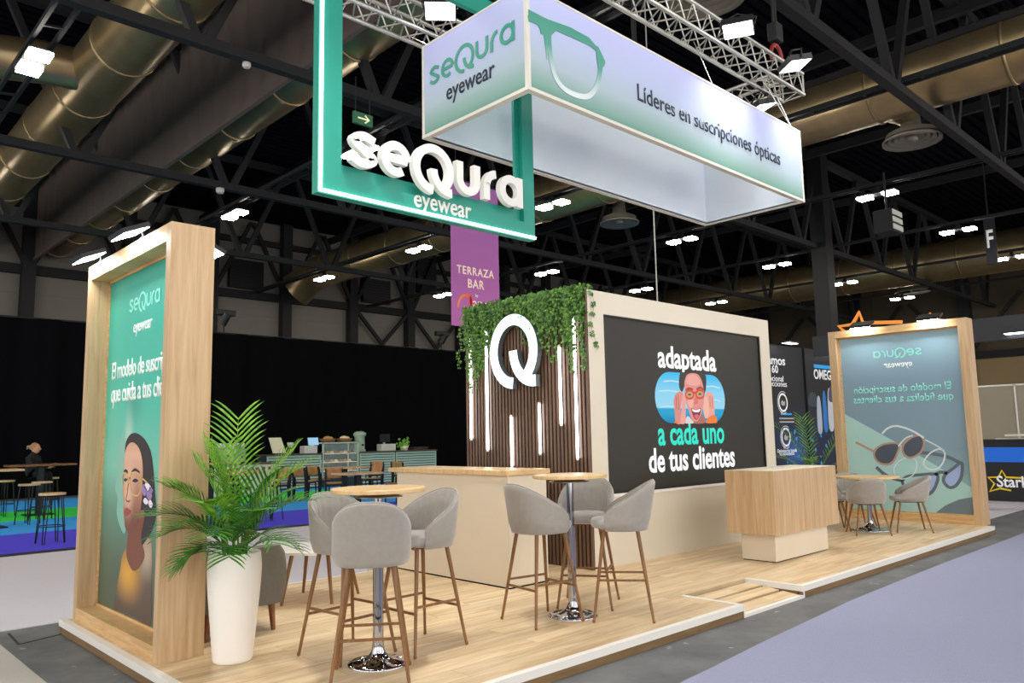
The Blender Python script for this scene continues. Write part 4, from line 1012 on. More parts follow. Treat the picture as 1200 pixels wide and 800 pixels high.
def hoist(x, y, lab):
    t = thing('hanging_chain_hoist', lab, 'chain hoist', (x, y, TZ+.2))
    MB().tube([(x-.03,y,TZ+.5),(x-.03,y,11.3)], .02, 6).tube([(x+.03,y,TZ+.5),(x+.03,y,11.3)], .02, 6).build('chain', M['steel'], t)
    MB().box((x-.09,y-.07,TZ+.5),(x+.09,y+.07,TZ+.75)).build('hoist_body', M['steel'], t, .02)
    MB().tube([Vector((x+.14*math.cos(a_), y, TZ+.3+.16*math.sin(a_))) for a_ in [PI*k/10-.2 for k in range(0, 13)]], .025, 8).build('sling_shackle', M['redhook'], t)
hoist(7.35, 1.02, 'chain hoist with red shackle near the right end of the aluminium truss')
hoist(7.0, 3.02, 'chain hoist with red shackle behind the white banner box')
def flood(p, lab, aim, k=1.):
    p = Vector(p); aim = Vector(aim); n = (aim-p).normalized(); x = n.cross(Z).normalized(); y = x.cross(n)
    t = thing('flood_spotlight', lab, 'floodlight', p)
    W, H = .17, .14
    q = [p+x*i*W+y*j*H for i, j in ((-1,-1),(1,-1),(1,1),(-1,1))]
    MB().hexa([v-n*.07 for v in q]+q).build('lamp_housing', M['black'], t)
    e = [p+x*i*W*.92+y*j*H*.92 for i, j in ((-1,-1),(1,-1),(1,1),(-1,1))]
    MB().hexa([v+n*.002 for v in e]+[v+n*.006 for v in e]).build('lamp_panel', M['flood'], t)
    MB().tube([p+x*W-n*.03, p+x*(W+.03)-n*.12, p-n*.2, p-x*(W+.03)-n*.12, p-x*W-n*.03], .012, 6).build('bracket', M['black'], t)
    ld = bpy.data.lights.new('flood_beam', 'AREA'); ld.shape = 'RECTANGLE'; ld.size = .36; ld.size_y = .28; ld.energy = FLOOD_W*k; ld.color = (1, .98, .96); ld.spread = math.radians(84)
    lo_ = bpy.data.objects.new('flood_beam', ld); COL.objects.link(lo_); lo_.parent = t
    mm = Matrix((x, y, -n)).transposed().to_4x4(); mm.translation = n*.012; lo_.matrix_basis = mm
FLOOD_W = 34
flood(at(865,35,2,5.95), 'floodlight on the aluminium truss, middle of the three at its right end', (5.0,.3,0), .8)
flood(at(932,77,2,5.95), 'floodlight at the right corner of the aluminium truss', (7.8,.0,0), .55)
flood(at(892,127,2,5.72), 'small looking floodlight on the rear truss just above the banner box', (8.6,.6,0), .35)
flood(at(516,13,2,6.0), 'floodlight at top centre above the small end of the banner box', (2.2,1.6,0))
flood((1.2,.62,5.9), 'floodlight on the truss above the teal frame', (1.3,.2,0))
# purple banner
pb = thing('hanging_banner', 'purple hanging banner reading TERRAZA BAR', 'banner', (8.2, 8, 3.65))
M['purple'] = gradient('purple_banner_print', [(0,'c06ab4'),(.4,'a35aa4'),(1,'94569c')], 0, 2.9, .6)
BP = plane((0,8,0), XA)
MB().box((7.56,8,3.66),(8.82,8.012,6.6)).build('banner_cloth', M['purple'], pb)
M['cream_ink'] = mat('cream_print', 'f1dcc6', .5, emit=.15); M['orange_ink'] = gradient('orange_print', [(0,'e8883c'),(1,'d8483c')], 7.7-8.2, 8.05-8.2, .5, (), .15, 0)
text('TERRAZA', 'lettering', M['cream_ink'], pb, BP, 7.70, 4.71, .98, 1.1, .02, .003, spacing=1.15)
text('BAR', 'lettering', M['cream_ink'], pb, BP, 7.98, 4.45, .43, 1.1, .02, .003, spacing=1.1)
text('by', 'lettering', M['cream_ink'], pb, BP, 8.17, 4.28, .07, 1.1, 0, .003)
MB().ribbon(BP, arc(7.96,4.02,.24,180,75,12,.27)+[(8.05,4.12)], [.03+.055*i/13 for i in range(14)], .001, .004).ribbon(BP, [(8.05,4.27),(8.05,4.03)], .06, .001, .004).ribbon(BP, arc(7.96,4.11,.09,-150,0,8), .05, .001, .004).build('logo_mark', M['orange_ink'], pb)
text('areas', 'lettering', M['cream_ink'], pb, BP, 8.10, 4.05, .6, 1.1, .0, .003)
MB().tube([(7.56,8.006,6.6),(8.82,8.006,6.6)], .02, 8).tube([(7.7,8.006,6.6),(7.7,8.006,11.3)], .008, 5).tube([(8.7,8.006,6.6),(8.7,8.006,11.3)], .008, 5).build('hanging_rod', M['steel'], pb)
a = at(766,250,1,4.3); tag(MB().tube([(a.x,4.3,0.0),(a.x,4.3,11.3)], .012, 6).build('hanging_cable', M['palegrey']), 'thin pale cable hanging vertically behind the display wall', 'cable')
# ================================================================== BAR TERRACE
dr = MB(); P = []
x = -14.
while x < 21.0:
    P.append([Vector((x, 23+.05*math.sin(x*4.2)+.025*math.sin(x*9.7), 0)), Vector((x, 23+.05*math.sin(x*4.2)+.02*math.sin(x*9.7), 5.3))]); x += .1
dr.grid(P); dt = thing('stage_drape', 'tall black drape closing off the back of the bar terrace', 'drape', (3, 23, 0))
dr.build('cloth', M['drape'], dt)
MB().tube([(-14,23,5.3),(21,23,5.3)], .03, 8).build('top_rail', M['steel'], dt)
for x in (-8,-2,4,10,16,20.9): MB().tube([(x,23.1,0),(x,23.1,5.3)], .03, 8).build('upright', M['steel'], dt)
def stage_lamp(u, v, lab):
    p = at(u, v, 1, 23.0); p.z = 5.3; t = thing('stage_spotlight', lab, 'spotlight', p)
    MB().tube([p, p+Z*.35], .03, 8).build('post', M['black'], t)
    MB().tube([p+Vector((-.12,-.1,.30)), p+Vector((.02,-.25,.62))], [.16,.13], 12).build('lamp_body', M['black'], t)
    MB().box(p+Vector((-.3,-.1,.62)), p+Vector((.4,.1,.82))).build('yoke', M['black'], t, .02)
stage_lamp(262, 388, 'black stage lamp on top of the drape right of the left oak frame'); stage_lamp(517, 405, 'black stage lamp on top of the drape under the purple banner')
# bar counter units
M['ribbed'] = mat('grey_green_slats', 'b9ccc3', .5); M['ribdark'] = mat('slat_gap_dark', '2e3836', .6); M['bartop'] = mat('dark_bar_top', '5d4a3c', .5)
M['cwhite'] = mat('machine_white', 'd9d9d2', .4); M['glass'] = None
def bar_unit(x0, x1, y, lab):
    t = thing('bar_counter', lab, 'bar counter', ((x0+x1)/2, y+.35, .012))
    MB().box((x0+.02,y+.02,.012),(x1-.02,y+.7,1.06)).build('body', M['ribdark'], t)
    s = MB(); z = .06
    while z < 1.03: s.box((x0+.03,y,z),(x1-.03,y+.02,z+.062)); z += .085
    s.build('slatted_front', M['ribbed'], t)
    MB().box((x0,y-.005,.012),(x0+.04,y+.03,1.06)).box((x1-.04,y-.005,.012),(x1,y+.03,1.06)).build('corner_post', M['ribbed'], t)
    MB().box((x0-.02,y-.05,1.06),(x1+.02,y+.75,1.1)).build('counter_top', M['bartop'], t)
BYY = 19.0
bar_unit(9.25, 11.1, BYY, 'grey slatted bar counter left of the glass cake display'); bar_unit(12.55, 13.95, BYY, 'grey slatted bar counter right of the glass cake display')
bar_unit(14.0, 15.75, BYY, 'last grey slatted bar counter at the right end of the bar')
def gmat():
    m, N, L, b = new_mat('display_glass'); b.inputs['Base Color'].default_value = (.9,.95,.95,1); b.inputs['Roughness'].default_value = .05
    b.inputs['Alpha'].default_value = .15; return m
M['glass'] = gmat()
t = thing('cake_display', 'glass display case of pastries standing in the bar row', 'display case', (11.83, BYY+.3, .012))
MB().box((11.15,BYY,.012),(12.5,BYY+.65,.30)).build('base_cabinet', M['ribdark'], t)
fr = MB()
for xx in (11.15, 12.46):
    for yy in (BYY, BYY+.61): fr.box((xx,yy,.3),(xx+.04,yy+.04,1.44))
fr.box((11.15,BYY,1.40),(12.5,BYY+.65,1.44)); fr.build('case_frame', M['ribbed'], t)
for z in (.5,.78,1.06): MB().box((11.2,BYY+.05,z),(12.46,BYY+.6,z+.015)).build('shelf', mat('lit_shelf','efe2c0',.5,emit=.35), t)
MB().box((11.19,BYY+.01,.3),(12.46,BYY+.015,1.40)).build('front_glass', M['glass'], t)
M['pastry'] = [mat('pastry_gold','c99a54',.6,noise=.3,nscale=20), mat('pastry_pale','e6d6a8',.6,noise=.2,nscale=20), mat('pastry_brown','8a5a34',.6)]
k = 0
for z in (.515,.795,1.075):
    for i in range(7):
        x = 11.3+i*.165; c = (x, BYY+.25, z)
        o = MB().lathe([(0,0),(.06,0),(.068,.03),(.05,.075),(0,.09)], 10, c).build('pastry', M['pastry'][(i+k) % 3])
        tag(o, 'pastry on the '+('lower','middle','upper')[k]+' shelf of the glass cake display', 'pastry', 'pastries in the glass display, '+('lower','middle','upper')[k]+' shelf')
    k += 1
def basket(x, lab, cols):
    t = thing('fruit_basket', lab, 'basket', (x, BYY+.3, 1.44))
    MB().lathe([(0,0),(.2,0),(.28,.12),(.26,.12),(.18,.02),(0,.02)], 20, (x,BYY+.3,1.441)).build('bowl', M['pastry'][2], t)
    f = MB()
    for i in range(9):
        a = i*2.4; r = .15*math.sqrt(i/9); c = (x+r*math.cos(a), BYY+.3+r*math.sin(a), 1.53+.05*(1-i/9))
        f.lathe([(0,-.07),(.05,-.05),(.07,0),(.05,.05),(0,.07)], 10, c)
    f.build('filling', cols, t)
basket(11.5, 'shallow basket of brown rolls on the left of the cake display top', M['pastry'][0]); basket(12.12, 'shallow basket of pale rolls on the right of the cake display top', M['pastry'][1])
def bar_thing(name, lab, cat, x, z=1.1, y=BYY+.3): return thing(name, lab, cat, (x, y, z+.001))
# till with screens, dispenser, plant, trays
t = bar_thing('cash_register', 'white till with a pale blue screen left of the cake display', 'till', 10.85)
MB().box((10.6,BYY+.15,1.1),(11.05,BYY+.5,1.34)).build('body', M['cwhite'], t, .02); MB().hexa([(10.78,BYY+.2,1.36),(11.12,BYY+.2,1.36),(11.12,BYY+.26,1.36),(10.78,BYY+.26,1.36),(10.78,BYY+.26,1.6),(11.12,BYY+.26,1.6),(11.12,BYY+.32,1.6),(10.78,BYY+.32,1.6)]).build('screen', mat('blue_lit_screen','9cc4e8',.4,emit=.5), t)
MB().box((10.9,BYY+.28,1.3),(10.96,BYY+.36,1.4)).build('screen_stand', M['cwhite'], t)
t = bar_thing('menu_stand', 'tall cream menu board standing on the left bar counter', 'menu board', 9.75)
MB().hexa([(9.55,BYY+.2,1.14),(9.98,BYY+.2,1.14),(9.98,BYY+.24,1.14),(9.55,BYY+.24,1.14),(9.45,BYY+.3,1.62),(9.85,BYY+.3,1.62),(9.85,BYY+.34,1.62),(9.45,BYY+.34,1.62)]).build('board', mat('menu_cream','dcd9b8',.6,emit=.08), t)
MB().box((9.55,BYY+.1,1.1),(9.95,BYY+.4,1.14)).build('foot', M['black'], t)
t = bar_thing('espresso_grinder', 'small black grinder with a pale hopper beside the menu board', 'grinder', 10.15)
MB().box((10.07,BYY+.2,1.1),(10.27,BYY+.4,1.3)).build('body', M['black'], t, .02); MB().lathe([(.04,.2),(.1,.3),(.1,.36),(0,.36)], 14, (10.17,BYY+.3,1.1)).build('hopper', M['cwhite'], t)
t = bar_thing('cup_dispenser', 'tall pale green cylinder dispenser right of the cake display', 'dispenser', 12.72)
MB().lathe([(0,0),(.2,0),(.2,.05),(.17,.1),(.17,.5),(.21,.55),(.21,.62),(.12,.68),(0,.68)], 20, (12.72,BYY+.3,1.1)).build('cylinder', mat('pale_green_plastic','a9bba8',.4), t); MB().box((12.69,BYY+.08,1.3),(12.75,BYY+.14,1.36)).build('tap', M['black'], t)
t = bar_thing('bread_bin', 'white box on the bar with a dark monitor above, beside the green plant', 'box', 13.85)
MB().box((13.5,BYY+.15,1.1),(14.1,BYY+.45,1.34)).build('body', M['cwhite'], t, .02); MB().box((13.55,BYY+.3,1.4),(13.95,BYY+.36,1.68)).build('monitor', M['black'], t); MB().box((13.72,BYY+.34,1.3),(13.78,BYY+.4,1.45)).build('monitor_stand', M['cwhite'], t)
t = bar_thing('potted_plant', 'small bright green plant standing on the bar counter', 'plant', 14.35)
MB().lathe([(0,0),(.11,0),(.14,.16),(0,.16)], 14, (14.5,BYY+.2,1.1)).build('pot', M['cwhite'], t)
f = MB()
for i in range(50): ivy_leaf(f, Vector((14.5+random.gauss(0,.13), BYY+.2+random.gauss(0,.08), 1.36+random.gauss(0,.07))), .09, Vector((random.uniform(-1,.2),-1,.5)).normalized())
f.build('leaves', M['frond'], t)
t = bar_thing('serving_tray', 'dark stacked trays on the last bar counter', 'tray', 15.1)
for i in range(4): MB().box((14.8+.03*i,BYY+.1,1.1+.03*i),(15.4+.03*i,BYY+.5,1.115+.03*i)).build('tray_layer', M['bartop'], t)
# espresso machine on its own white counter
t = thing('bar_counter', 'white back counter carrying the espresso machine behind the palm', 'bar counter', (8.2, 18.3, .012))
MB().box((6.6,18.0,.012),(9.05,18.6,.86)).build('body', M['cwhite'], t); MB().box((6.58,17.95,.86),(9.07,18.65,.9)).build('counter_top', M['bartop'], t)
for i in range(12): MB().box((6.7+i*.19,17.99,.7),(6.8+i*.19,18.0,.78)).build('red_label', mat('red_label','b0302a',.5), t)
t = thing('espresso_machine', 'pale grey espresso machine with cups stacked on top', 'coffee machine', (7.75, 18.3, .901))
MB().box((7.35,18.05,.9),(8.15,18.5,1.32)).build('body', mat('machine_grey','9aa39c',.35,.3), t, .03); MB().box((7.3,18.0,.9),(8.2,18.55,.95)).build('drip_tray', M['steel'], t)
c = MB()
for i in range(6):
    for j in range(2): c.lathe([(0,0),(.045,0),(.06,.16),(0,.16)], 12, (7.42+i*.13,18.15+.16*j,1.32))
c.build('cups', M['cwhite'], t)
MB().tube([(7.6,18.05,1.12),(7.6,17.9,1.1)], .03, 8).build('portafilter', M['black'], t); MB().tube([(7.95,18.05,1.12),(7.95,17.9,1.1)], .03, 8).build('portafilter', M['black'], t)
# chairs and tables of the terrace
M['tchair'] = wood('terrace_chair_wood', 'a06a3c', 'b87e4c', 'c99260', (8, 8, 8), .5)
def terrace_chair(name):
    t = thing(name, 'x', 'chair', (0,0,0))
    rows = []
    MB().hexa([(-.19,-.2,.44),(.21,-.2,.45),(.21,.2,.45),(-.19,.2,.44),(-.19,-.2,.46),(.21,-.2,.47),(.21,.2,.47),(-.19,.2,.46)]).build('seat', M['tchair'], t, .01)
    b = MB(); g = []
    for j in range(6):
        z = .58+.25*j/5; wd = .20*(1 if j < 4 else (.93 if j == 4 else .75)); g.append([Vector((-.21-.06*j/5-.03*math.cos(PI*(k/8-.5)), wd*(k/4-1), z)) for k in range(9)])
    b.grid(g); bb = b.build('backrest', M['tchair'], t); s = bb.modifiers.new('solid', 'SOLIDIFY'); s.thickness = .016
    for s in (-1, 1):
        MB().hexa([(-.26,s*.2-.02,0),(-.2,s*.2-.02,0),(-.2,s*.2+.02,0),(-.26,s*.2+.02,0),(-.25,s*.2-.02,.46),(-.14,s*.2-.02,.46),(-.14,s*.2+.02,.46),(-.25,s*.2+.02,.46)]).hexa([(-.25,s*.2-.02,.46),(-.14,s*.2-.02,.46),(-.14,s*.2+.02,.46),(-.25,s*.2+.02,.46),(-.30,s*.2-.015,.82),(-.265,s*.2-.015,.82),(-.265,s*.2+.015,.82),(-.30,s*.2+.015,.82)]).build('leg', M['black'], t)
        MB().tube([(.2,s*.18,0),(.18,s*.18,.45)], .018, 8).build('leg', M['black'], t)
    MB().beam((-.18,-.19,.42),(-.18,.19,.42),.03).beam((.18,-.18,.42),(.18,.18,.42),.03).beam((-.18,-.19,.42),(.18,-.18,.42),.03).beam((-.18,.19,.42),(.18,.18,.42),.03).build('seat_frame', M['black'], t)
    return t
tc0 = terrace_chair('terrace_chair')
tch = [((8.35,15.0), 20, 'wooden terrace chair with black rear legs, first of two side by side'),
 ((8.95,15.35), 20, 'wooden terrace chair with black rear legs, second of two side by side'),
 ((7.25,14.4), 200, 'wooden terrace chair behind the palm fronds, facing the high tables'),
 ((8.35,13.6), 60, 'wooden terrace chair with rounded back toward the viewer at the bar tables'),
 ((10.1,14.6), 200, 'wooden terrace chair between the two low bar tables, facing left'),
 ((11.5,16.6), 215, 'wooden terrace chair leaning at the far bar table before the display case'),
 ((11.9,15.7), 20, 'wooden terrace chair beside the striped seats right of the far bar table'),
 ((9.1,12.0), 190, 'wooden terrace chair half hidden behind the counter corner'),
 ((6.2,14.2), 20, 'wooden terrace chair deep behind the palm leaves')]
for i, ((x, y), a, lab) in enumerate(tch):
    o = tc0 if i == 0 else copy_tree(tc0)
    o.location = (x, y, .0125); o.rotation_euler = (0, 0, math.radians(a)); o['label'] = lab; o['group'] = 'wooden chairs on the bar terrace'
def bar_top_table(name, lab, x, y, H, wx, wy, a, m=None):
    t = thing(name, lab, 'table', (x, y, .0125), math.radians(a))
    MB().box((-wx/2,-wy/2,H-.04),(wx/2,wy/2,H)).build('table_top', m or M['top'], t, .004, world=False)
    MB().box((-.06,-.06,.02),(.06,.06,H-.04)).build('column', M['black'], t, world=False)
    MB().box((-.28,-.22,0),(.28,.22,.02)).build('base_plate', M['black'], t, .004, world=False)
    return t
bar_top_table('terrace_table', 'low wooden bar table nearest the cream counter', 7.95, 11.9, .76, .95, .7, 0)
bar_top_table('terrace_table', 'low wooden bar table farther back before the cake display', 9.75, 15.4, .76, 1.2, .7, 0)
bar_top_table('terrace_table', 'wooden high table behind the palm with stools under it', 4.75, 11.2, .92, .9, .6, 0)
bar_top_table('terrace_table', 'far wooden high table behind the palm below the espresso machine', 6.2, 15.8, 1.0, 1.2, .6, 0)
bar_top_table('terrace_table', 'wooden high table at the far left edge of the photo', 1.25, 13.9, 1.08, .95, .7, 0)
bar_top_table('terrace_table', 'dark high table where the person in black is sitting', 2.6, 16.3, 1.1, 1.3, .6, 0, M['walnut'])
bar_top_table('terrace_table', 'wooden high table just left of the left oak frame', 4.1, 15.6, 1.0, .8, .7, 0)
def wire_stool(name):
    t = thing(name, 'x', 'stool', (0,0,0))
    MB().disc((0,0,0), .19, .735, .77, 28, .006).build('seat', M['top'], t)
    for k in range(4):
        a = PI/4+k*PI/2; c, s = math.cos(a), math.sin(a); n = Vector((-s, c, 0))*.035
        b = Vector((c*.15, s*.15, .735)); f = Vector((c*.215, s*.215, 0))
        MB().tube([b+n, f+n*.4, f-n*.4, b-n], .008, 6).build('leg', M['black'], t)
    MB().tube([Vector((.195*math.cos(2*PI*k/24), .195*math.sin(2*PI*k/24), .26)) for k in range(24)], .008, 6, True).build('foot_ring', M['black'], t)
    return t
ws0 = wire_stool('wire_stool')
wst = [((1.47,10.45), 'black wire stool with a round wooden seat, nearest one beside the left oak frame'), ((1.95,14.2), 'black wire stool with wooden seat, right of the left edge table'), ((2.35,15.0), 'black wire stool just behind another stool by the left edge table'),
 ((2.0,16.6), 'black wire stool far left beside the dark high table'), ((5.32,10.8), 'black wire stool seen between the palm fronds on the violet stripe'), ((4.4,10.75), 'black wire stool hidden low behind the palm leaves'), ((3.9,17.0), 'black wire stool by the high table next to the left oak frame'), ((3.0,17.2), 'black wire stool on which the person in black sits')]
for i, ((x, y), lab) in enumerate(wst):
    o = ws0 if i == 0 else copy_tree(ws0)
    o.location = (x, y, .0125); o.rotation_euler = (0, 0, random.uniform(0, 1)); o['label'] = lab; o['group'] = 'black wire stools on the bar terrace'
# striped jackets hung on chairs are left out; small pale cups on the tables
# person seated at the dark high table
def skinned(name, verts, edges, radii, m, parent, root=0, sub=2):
    me = bpy.data.meshes.new(name); w_ = wloc(parent) if parent else Vector()
    me.from_pydata([Vector(v)-w_ for v in verts], edges, []); o = bpy.data.objects.new(name, me); COL.objects.link(o)
    if parent: o.parent = parent
    s = o.modifiers.new('skin', 'SKIN'); s.use_smooth_shade = True
    for d, r in zip(me.skin_vertices[0].data, radii): d.radius = (r, r)
    me.skin_vertices[0].data[root].use_root = True
    b = o.modifiers.new('sub', 'SUBSURF'); b.levels = sub; b.render_levels = sub
    me.materials.append(m); return o
hd = at(38, 526, 1, 17.1); px_, py_ = hd.x, hd.y
pe = thing('person', 'person with fair tied hair in black clothes sitting at a high bar table', 'person', (px_, py_, .0125))
M['skin'] = mat('skin', 'c98f74', .5); M['cloth'] = mat('black_clothes', '08080a', .8); M['fair'] = mat('fair_hair', '9a7650', .6)
c = Vector((px_, py_, 0)); rt = Vector((.72,-.69,0)); fwd = rt; sd = Vector((.69,.72,0))
def bp(f, s, z): return c+fwd*f+sd*s+Z*z
bv = [bp(0,0,.92), bp(.01,0,1.03), bp(.02,0,1.18), bp(.03,0,1.28), bp(.04,0,1.345), bp(.07,0,1.44),
 bp(.03,-.17,1.25), bp(.14,-.2,1.02), bp(.38,-.14,1.0), bp(.48,-.13,1.02), bp(.03,.17,1.25), bp(.1,.2,1.02), bp(.34,.14,1.05), bp(.44,.12,1.08),
 bp(.02,-.1,.88), bp(.40,-.11,.87), bp(.36,-.1,.46), bp(.42,-.1,.40), bp(.02,.1,.88), bp(.38,.11,.87), bp(.32,.1,.46), bp(.38,.1,.40)]
be = [(0,1),(1,2),(2,3),(3,4),(4,5),(3,6),(6,7),(7,8),(8,9),(3,10),(10,11),(11,12),(12,13),(0,14),(14,15),(15,16),(16,17),(0,18),(18,19),(19,20),(20,21)]
br = [.125,.13,.14,.12,.05,.062,.06,.045,.034,.03,.06,.045,.034,   .03,.085,.075,.05,.04,.085,.075,.05,.04]
skinned('body', bv, be, br, M['cloth'], pe)
hm = MB()
P = []
for j in range(13):
    th = PI*j/12; row = []
    for k in range(20):
        a = 2*PI*k/20; x = math.sin(th)*math.cos(a); y = math.sin(th)*math.sin(a); z = math.cos(th)
        r = 1+.08*max(0, x)*max(0, -z)
        row.append(bp(.08,0,1.455)+fwd*x*.098*r+sd*y*.075+Z*z*.118)
    P.append(row)
hm.grid(P, True, True); hd_ = hm.build('head', M['skin'], pe)
MB().tube([bp(.165,0,1.48), bp(.195,0,1.435), bp(.172,0,1.428)], [.008,.016,.008], 8).build('nose', M['skin'], hd_)
MB().tube([bp(.168,-.025,1.40), bp(.176,0,1.402), bp(.168,.025,1.40)], .007, 6).build('mouth', mat('lips', '8e4a42', .5), hd_)
for s in (-1, 1):
    MB().lathe([(0,-.009),(.009,0),(0,.009)], 8, bp(.158,s*.032,1.475)).build('eye', M['black'], hd_)
    MB().tube([bp(.08,s*.073,1.485), bp(.07,s*.085,1.46), bp(.085,s*.073,1.43)], .011, 6).build('ear', M['skin'], hd_)
h = MB(); P = []
for j in range(9):
    th = PI*.62*j/8
    P.append([bp(.06,0,1.475)+fwd*(math.sin(th)*math.cos(2*PI*k/20)*.108-.012)+sd*math.sin(th)*math.sin(2*PI*k/20)*.086+Z*math.cos(th)*.115+(Z*.04*max(0, math.cos(2*PI*k/20)) if j > 5 else Z*0) for k in range(20)])
h.grid(P, True, True); h.build('hair', M['fair'], pe); MB().tube([bp(-.04,0,1.50), bp(-.10,0,1.49), bp(-.13,0,1.44)], [.035,.04,.01], 10).build('hair_bun', M['fair'], pe)
for sgn, a, b in ((-1, bv[8], bv[9]), (1, bv[12], bv[13])):
    d = (b-a).normalized(); q = b
    verts = [q-d*.03, q+d*.03, q+d*.07]; ed = [(0,1),(1,2)]; rr = [.026,.03,.026]
    for k, (off, ln_) in enumerate(((-.024,.055),(-.008,.068),(.008,.062),(.024,.048))):
        i0 = len(verts); verts += [q+d*.075+sd*off, q+d*(.075+ln_*.55)+sd*off-Z*.008, q+d*(.075+ln_)+sd*off-Z*.03]; ed += [(2,i0),(i0,i0+1),(i0+1,i0+2)]; rr += [.010,.009,.008]
    i0 = len(verts); verts += [q+d*.03-sd*sgn*.035, q+d*.06-sd*sgn*.05-Z*.01]; ed += [(1,i0),(i0,i0+1)]; rr += [.011,.009]
    skinned('hand', verts, ed, rr, M['skin'], pe, 0, 1)

# ================================================================== NEIGHBOUR BOOTHS ON THE RIGHT
bo = thing('exhibition_booth', 'black booth wall with white lettering and round pictures behind the palm', 'exhibition booth', (19, 7.5, 0))
M['bblack'] = mat('booth_black', '1d1f24', .5); M['bblue'] = mat('booth_blue', '1f9fe0', .5, emit=.25); M['bwhite'] = mat('booth_white_print', 'f2f4f6', .5, emit=.2)
M['bpic'] = gradient('booth_print_night', [(0,'0d1b34'),(.35,'10264a'),(.6,'17191e'),(1,'1d1f24')], .0, 4.0, .5, [((1.0,0,.9),(.9,3,.7),'2a66b8',.9)])
MB().box((16,7.44,.01),(20.78,7.7,4.0)).build('left_panel', M['bpic'], bo)
MB().box((20.82,7.38,.01),(24.4,7.7,4.0)).build('right_panel', M['bpic'], bo)
K1 = plane((0,7.44,0), XA); K2 = plane((0,7.38,0), XA)
def bt(s, K, u, v, u1, nm='lettering', m=None, ys=1.2, b=.02):
    x, z = K.px(u, v); x1 = K.px(u1, v)[0]; return text(s, nm, m or M['bwhite'], bo, K, x, z, x1-x, ys, b, .004)
bt('amos', K1, 899.5, 426, 920, ys=.75); bt('60', K1, 904.5, 436.3, 912, ys=.8); bt('ocional', K1, 901.5, 446, 918, b=0, ys=.85); bt('ecciones', K1, 902, 452, 922, b=0, ys=.8)
bt('OMEGA', K2, 954, 443.5, 979, ys=1.0)
x0, z0 = K2.px(954, 433); x1, z1 = K2.px(982, 430); MB().prism(K2, [(x0,z0+.06),(x1,z0+.06),(x1,z0+.17),(x0,z0+.17)], .001, .006).build('blue_bar', M['bblue'], bo)
for (u, v) in ((917.5,471.5),(921,512)):
    x, z = K1.px(u, v); MB().ribbon(K1, arc(x,z,.245,0,350,30), .055, .001, .006, True).ribbon(K1, arc(x,z,.32,60,300,24), .014, .001, .006).build('round_picture_ring', M['bwhite'], bo)
    MB().prism(K1, smooth2([(x-.12,z-.01),(x-.03,z+.07),(x+.03,z+.02),(x+.12,z+.04),(x+.08,z-.08),(x-.06,z-.08)], 4), .001, .005).build('round_picture', M['palegrey'], bo)
    MB().prism(K1, arc(x-.12,z-.27,.055,0,340,14), .001, .007).build('round_badge', mat('badge_pink','d8c8c0',.5,emit=.1), bo)
x0, z0 = K1.px(913, 486); x1 = K1.px(930, 486)[0]
MB().prism(K1, [(x0+.1,z0),(x1-.12,z0),(x1-.12,z0+.05),(x0+.1,z0+.05)], .001, .005).build('blue_heading_strip', M['bblue'], bo)
for dz in (.12, .22): MB().prism(K1, [(x0,z0-dz),(x1,z0-dz),(x1,z0-dz+.04),(x0,z0-dz+.04)], .001, .005).build('small_print_strip', M['palegrey'], bo)
bt('Optimización basada', K1, 911, 530.5, 934, b=0, ys=1.1); bt('en movimiento', K1, 914, 534, 931, b=0, ys=1.1)
for i, (u, v, w_, h_, c) in enumerate(((952,468,.55,.35,'3a4452'),(960,486,.3,.95,'b8c4d4'),(966.5,482,.26,1.05,'2d7fd0'),(973,480,.34,1.1,'cfd6e0'),(974,462,.4,.4,'4a5668'))):
    x, z = K2.px(u, v); MB().prism(K2, smooth2([(x-w_/2,z-h_/2),(x-w_*.3,z+h_/2),(x+w_*.4,z+h_/2),(x+w_/2,z-h_/2)], 4), .001, .005+.001*i).build('printed_device', mat('device_print', c, .5), bo)
dots = MB()
for i in range(26):
    u = random.uniform(915, 978); v = random.uniform(500, 545); x, z = K1.px(u, v); r = random.uniform(.02,.06); dots.prism(K1 if x < 20.7 else K2, arc(x,z,r,0,330,8), .001, .005)
dots.build('printed_blue_dots', M['bblue'], bo)
for (u, v) in ((912,403),(976,408)):
    x, z = K1.px(u, v); p = Vector((x, 7.1, 4.02)); t = thing('arm_spotlight', 'booth arm spotlight on top of the black booth wall, '+('left one' if u < 950 else 'right one'), 'spotlight', p)
    MB().tube([p+Vector((0,.35,0)), p], .02, 6).build('arm', M['black'], t); MB().box(p+Vector((-.3,-.15,.0)), p+Vector((.3,.1,.06))).build('lamp_housing', M['black'], t)
    MB().box(p+Vector((-.27,-.13,-.012)), p+Vector((.27,.08,0))).build('lamp_panel', M['flood'], t)
# information counter
sc_ = thing('information_counter', 'black information counter with a blue band and a yellow star outline', 'counter', (16.9, -.2, 0))
MB().box((16.5,-3,.02),(17.3,2.05,1.22)).build('body', M['bblack'], sc_); MB().box((16.49,-3,.8),(16.5,2.05,1.1)).build('blue_band', mat('counter_blue','1670e6',.45,emit=.12), sc_)
MB().box((16.55,-2.95,.009),(17.25,2.0,.02)).build('plinth', M['palegrey'], sc_); MB().box((16.45,-3.05,1.22),(17.35,2.1,1.26)).build('counter_top', M['bblack'], sc_)
S1 = plane((16.49,0,0), -YA); M['yellow'] = mat('yellow_star_print', 'f2d21c', .5, emit=.1)
def spx(pts): return [S1.px(u, v) for u, v in pts]
MB().ribbon(S1, spx([(1200,560),(1179,559),(1174,551),(1170,559),(1158,559),(1165.5,566.5),(1160,575.5),(1172,572),(1185,574.5)]), .035, .001, .005).build('star_outline', M['yellow'], sc_)
x, z = S1.px(1168.5, 570); text('Starkey', 'lettering', M['bwhite'], sc_, S1, x, z, .82, 1.15, .02, .006)
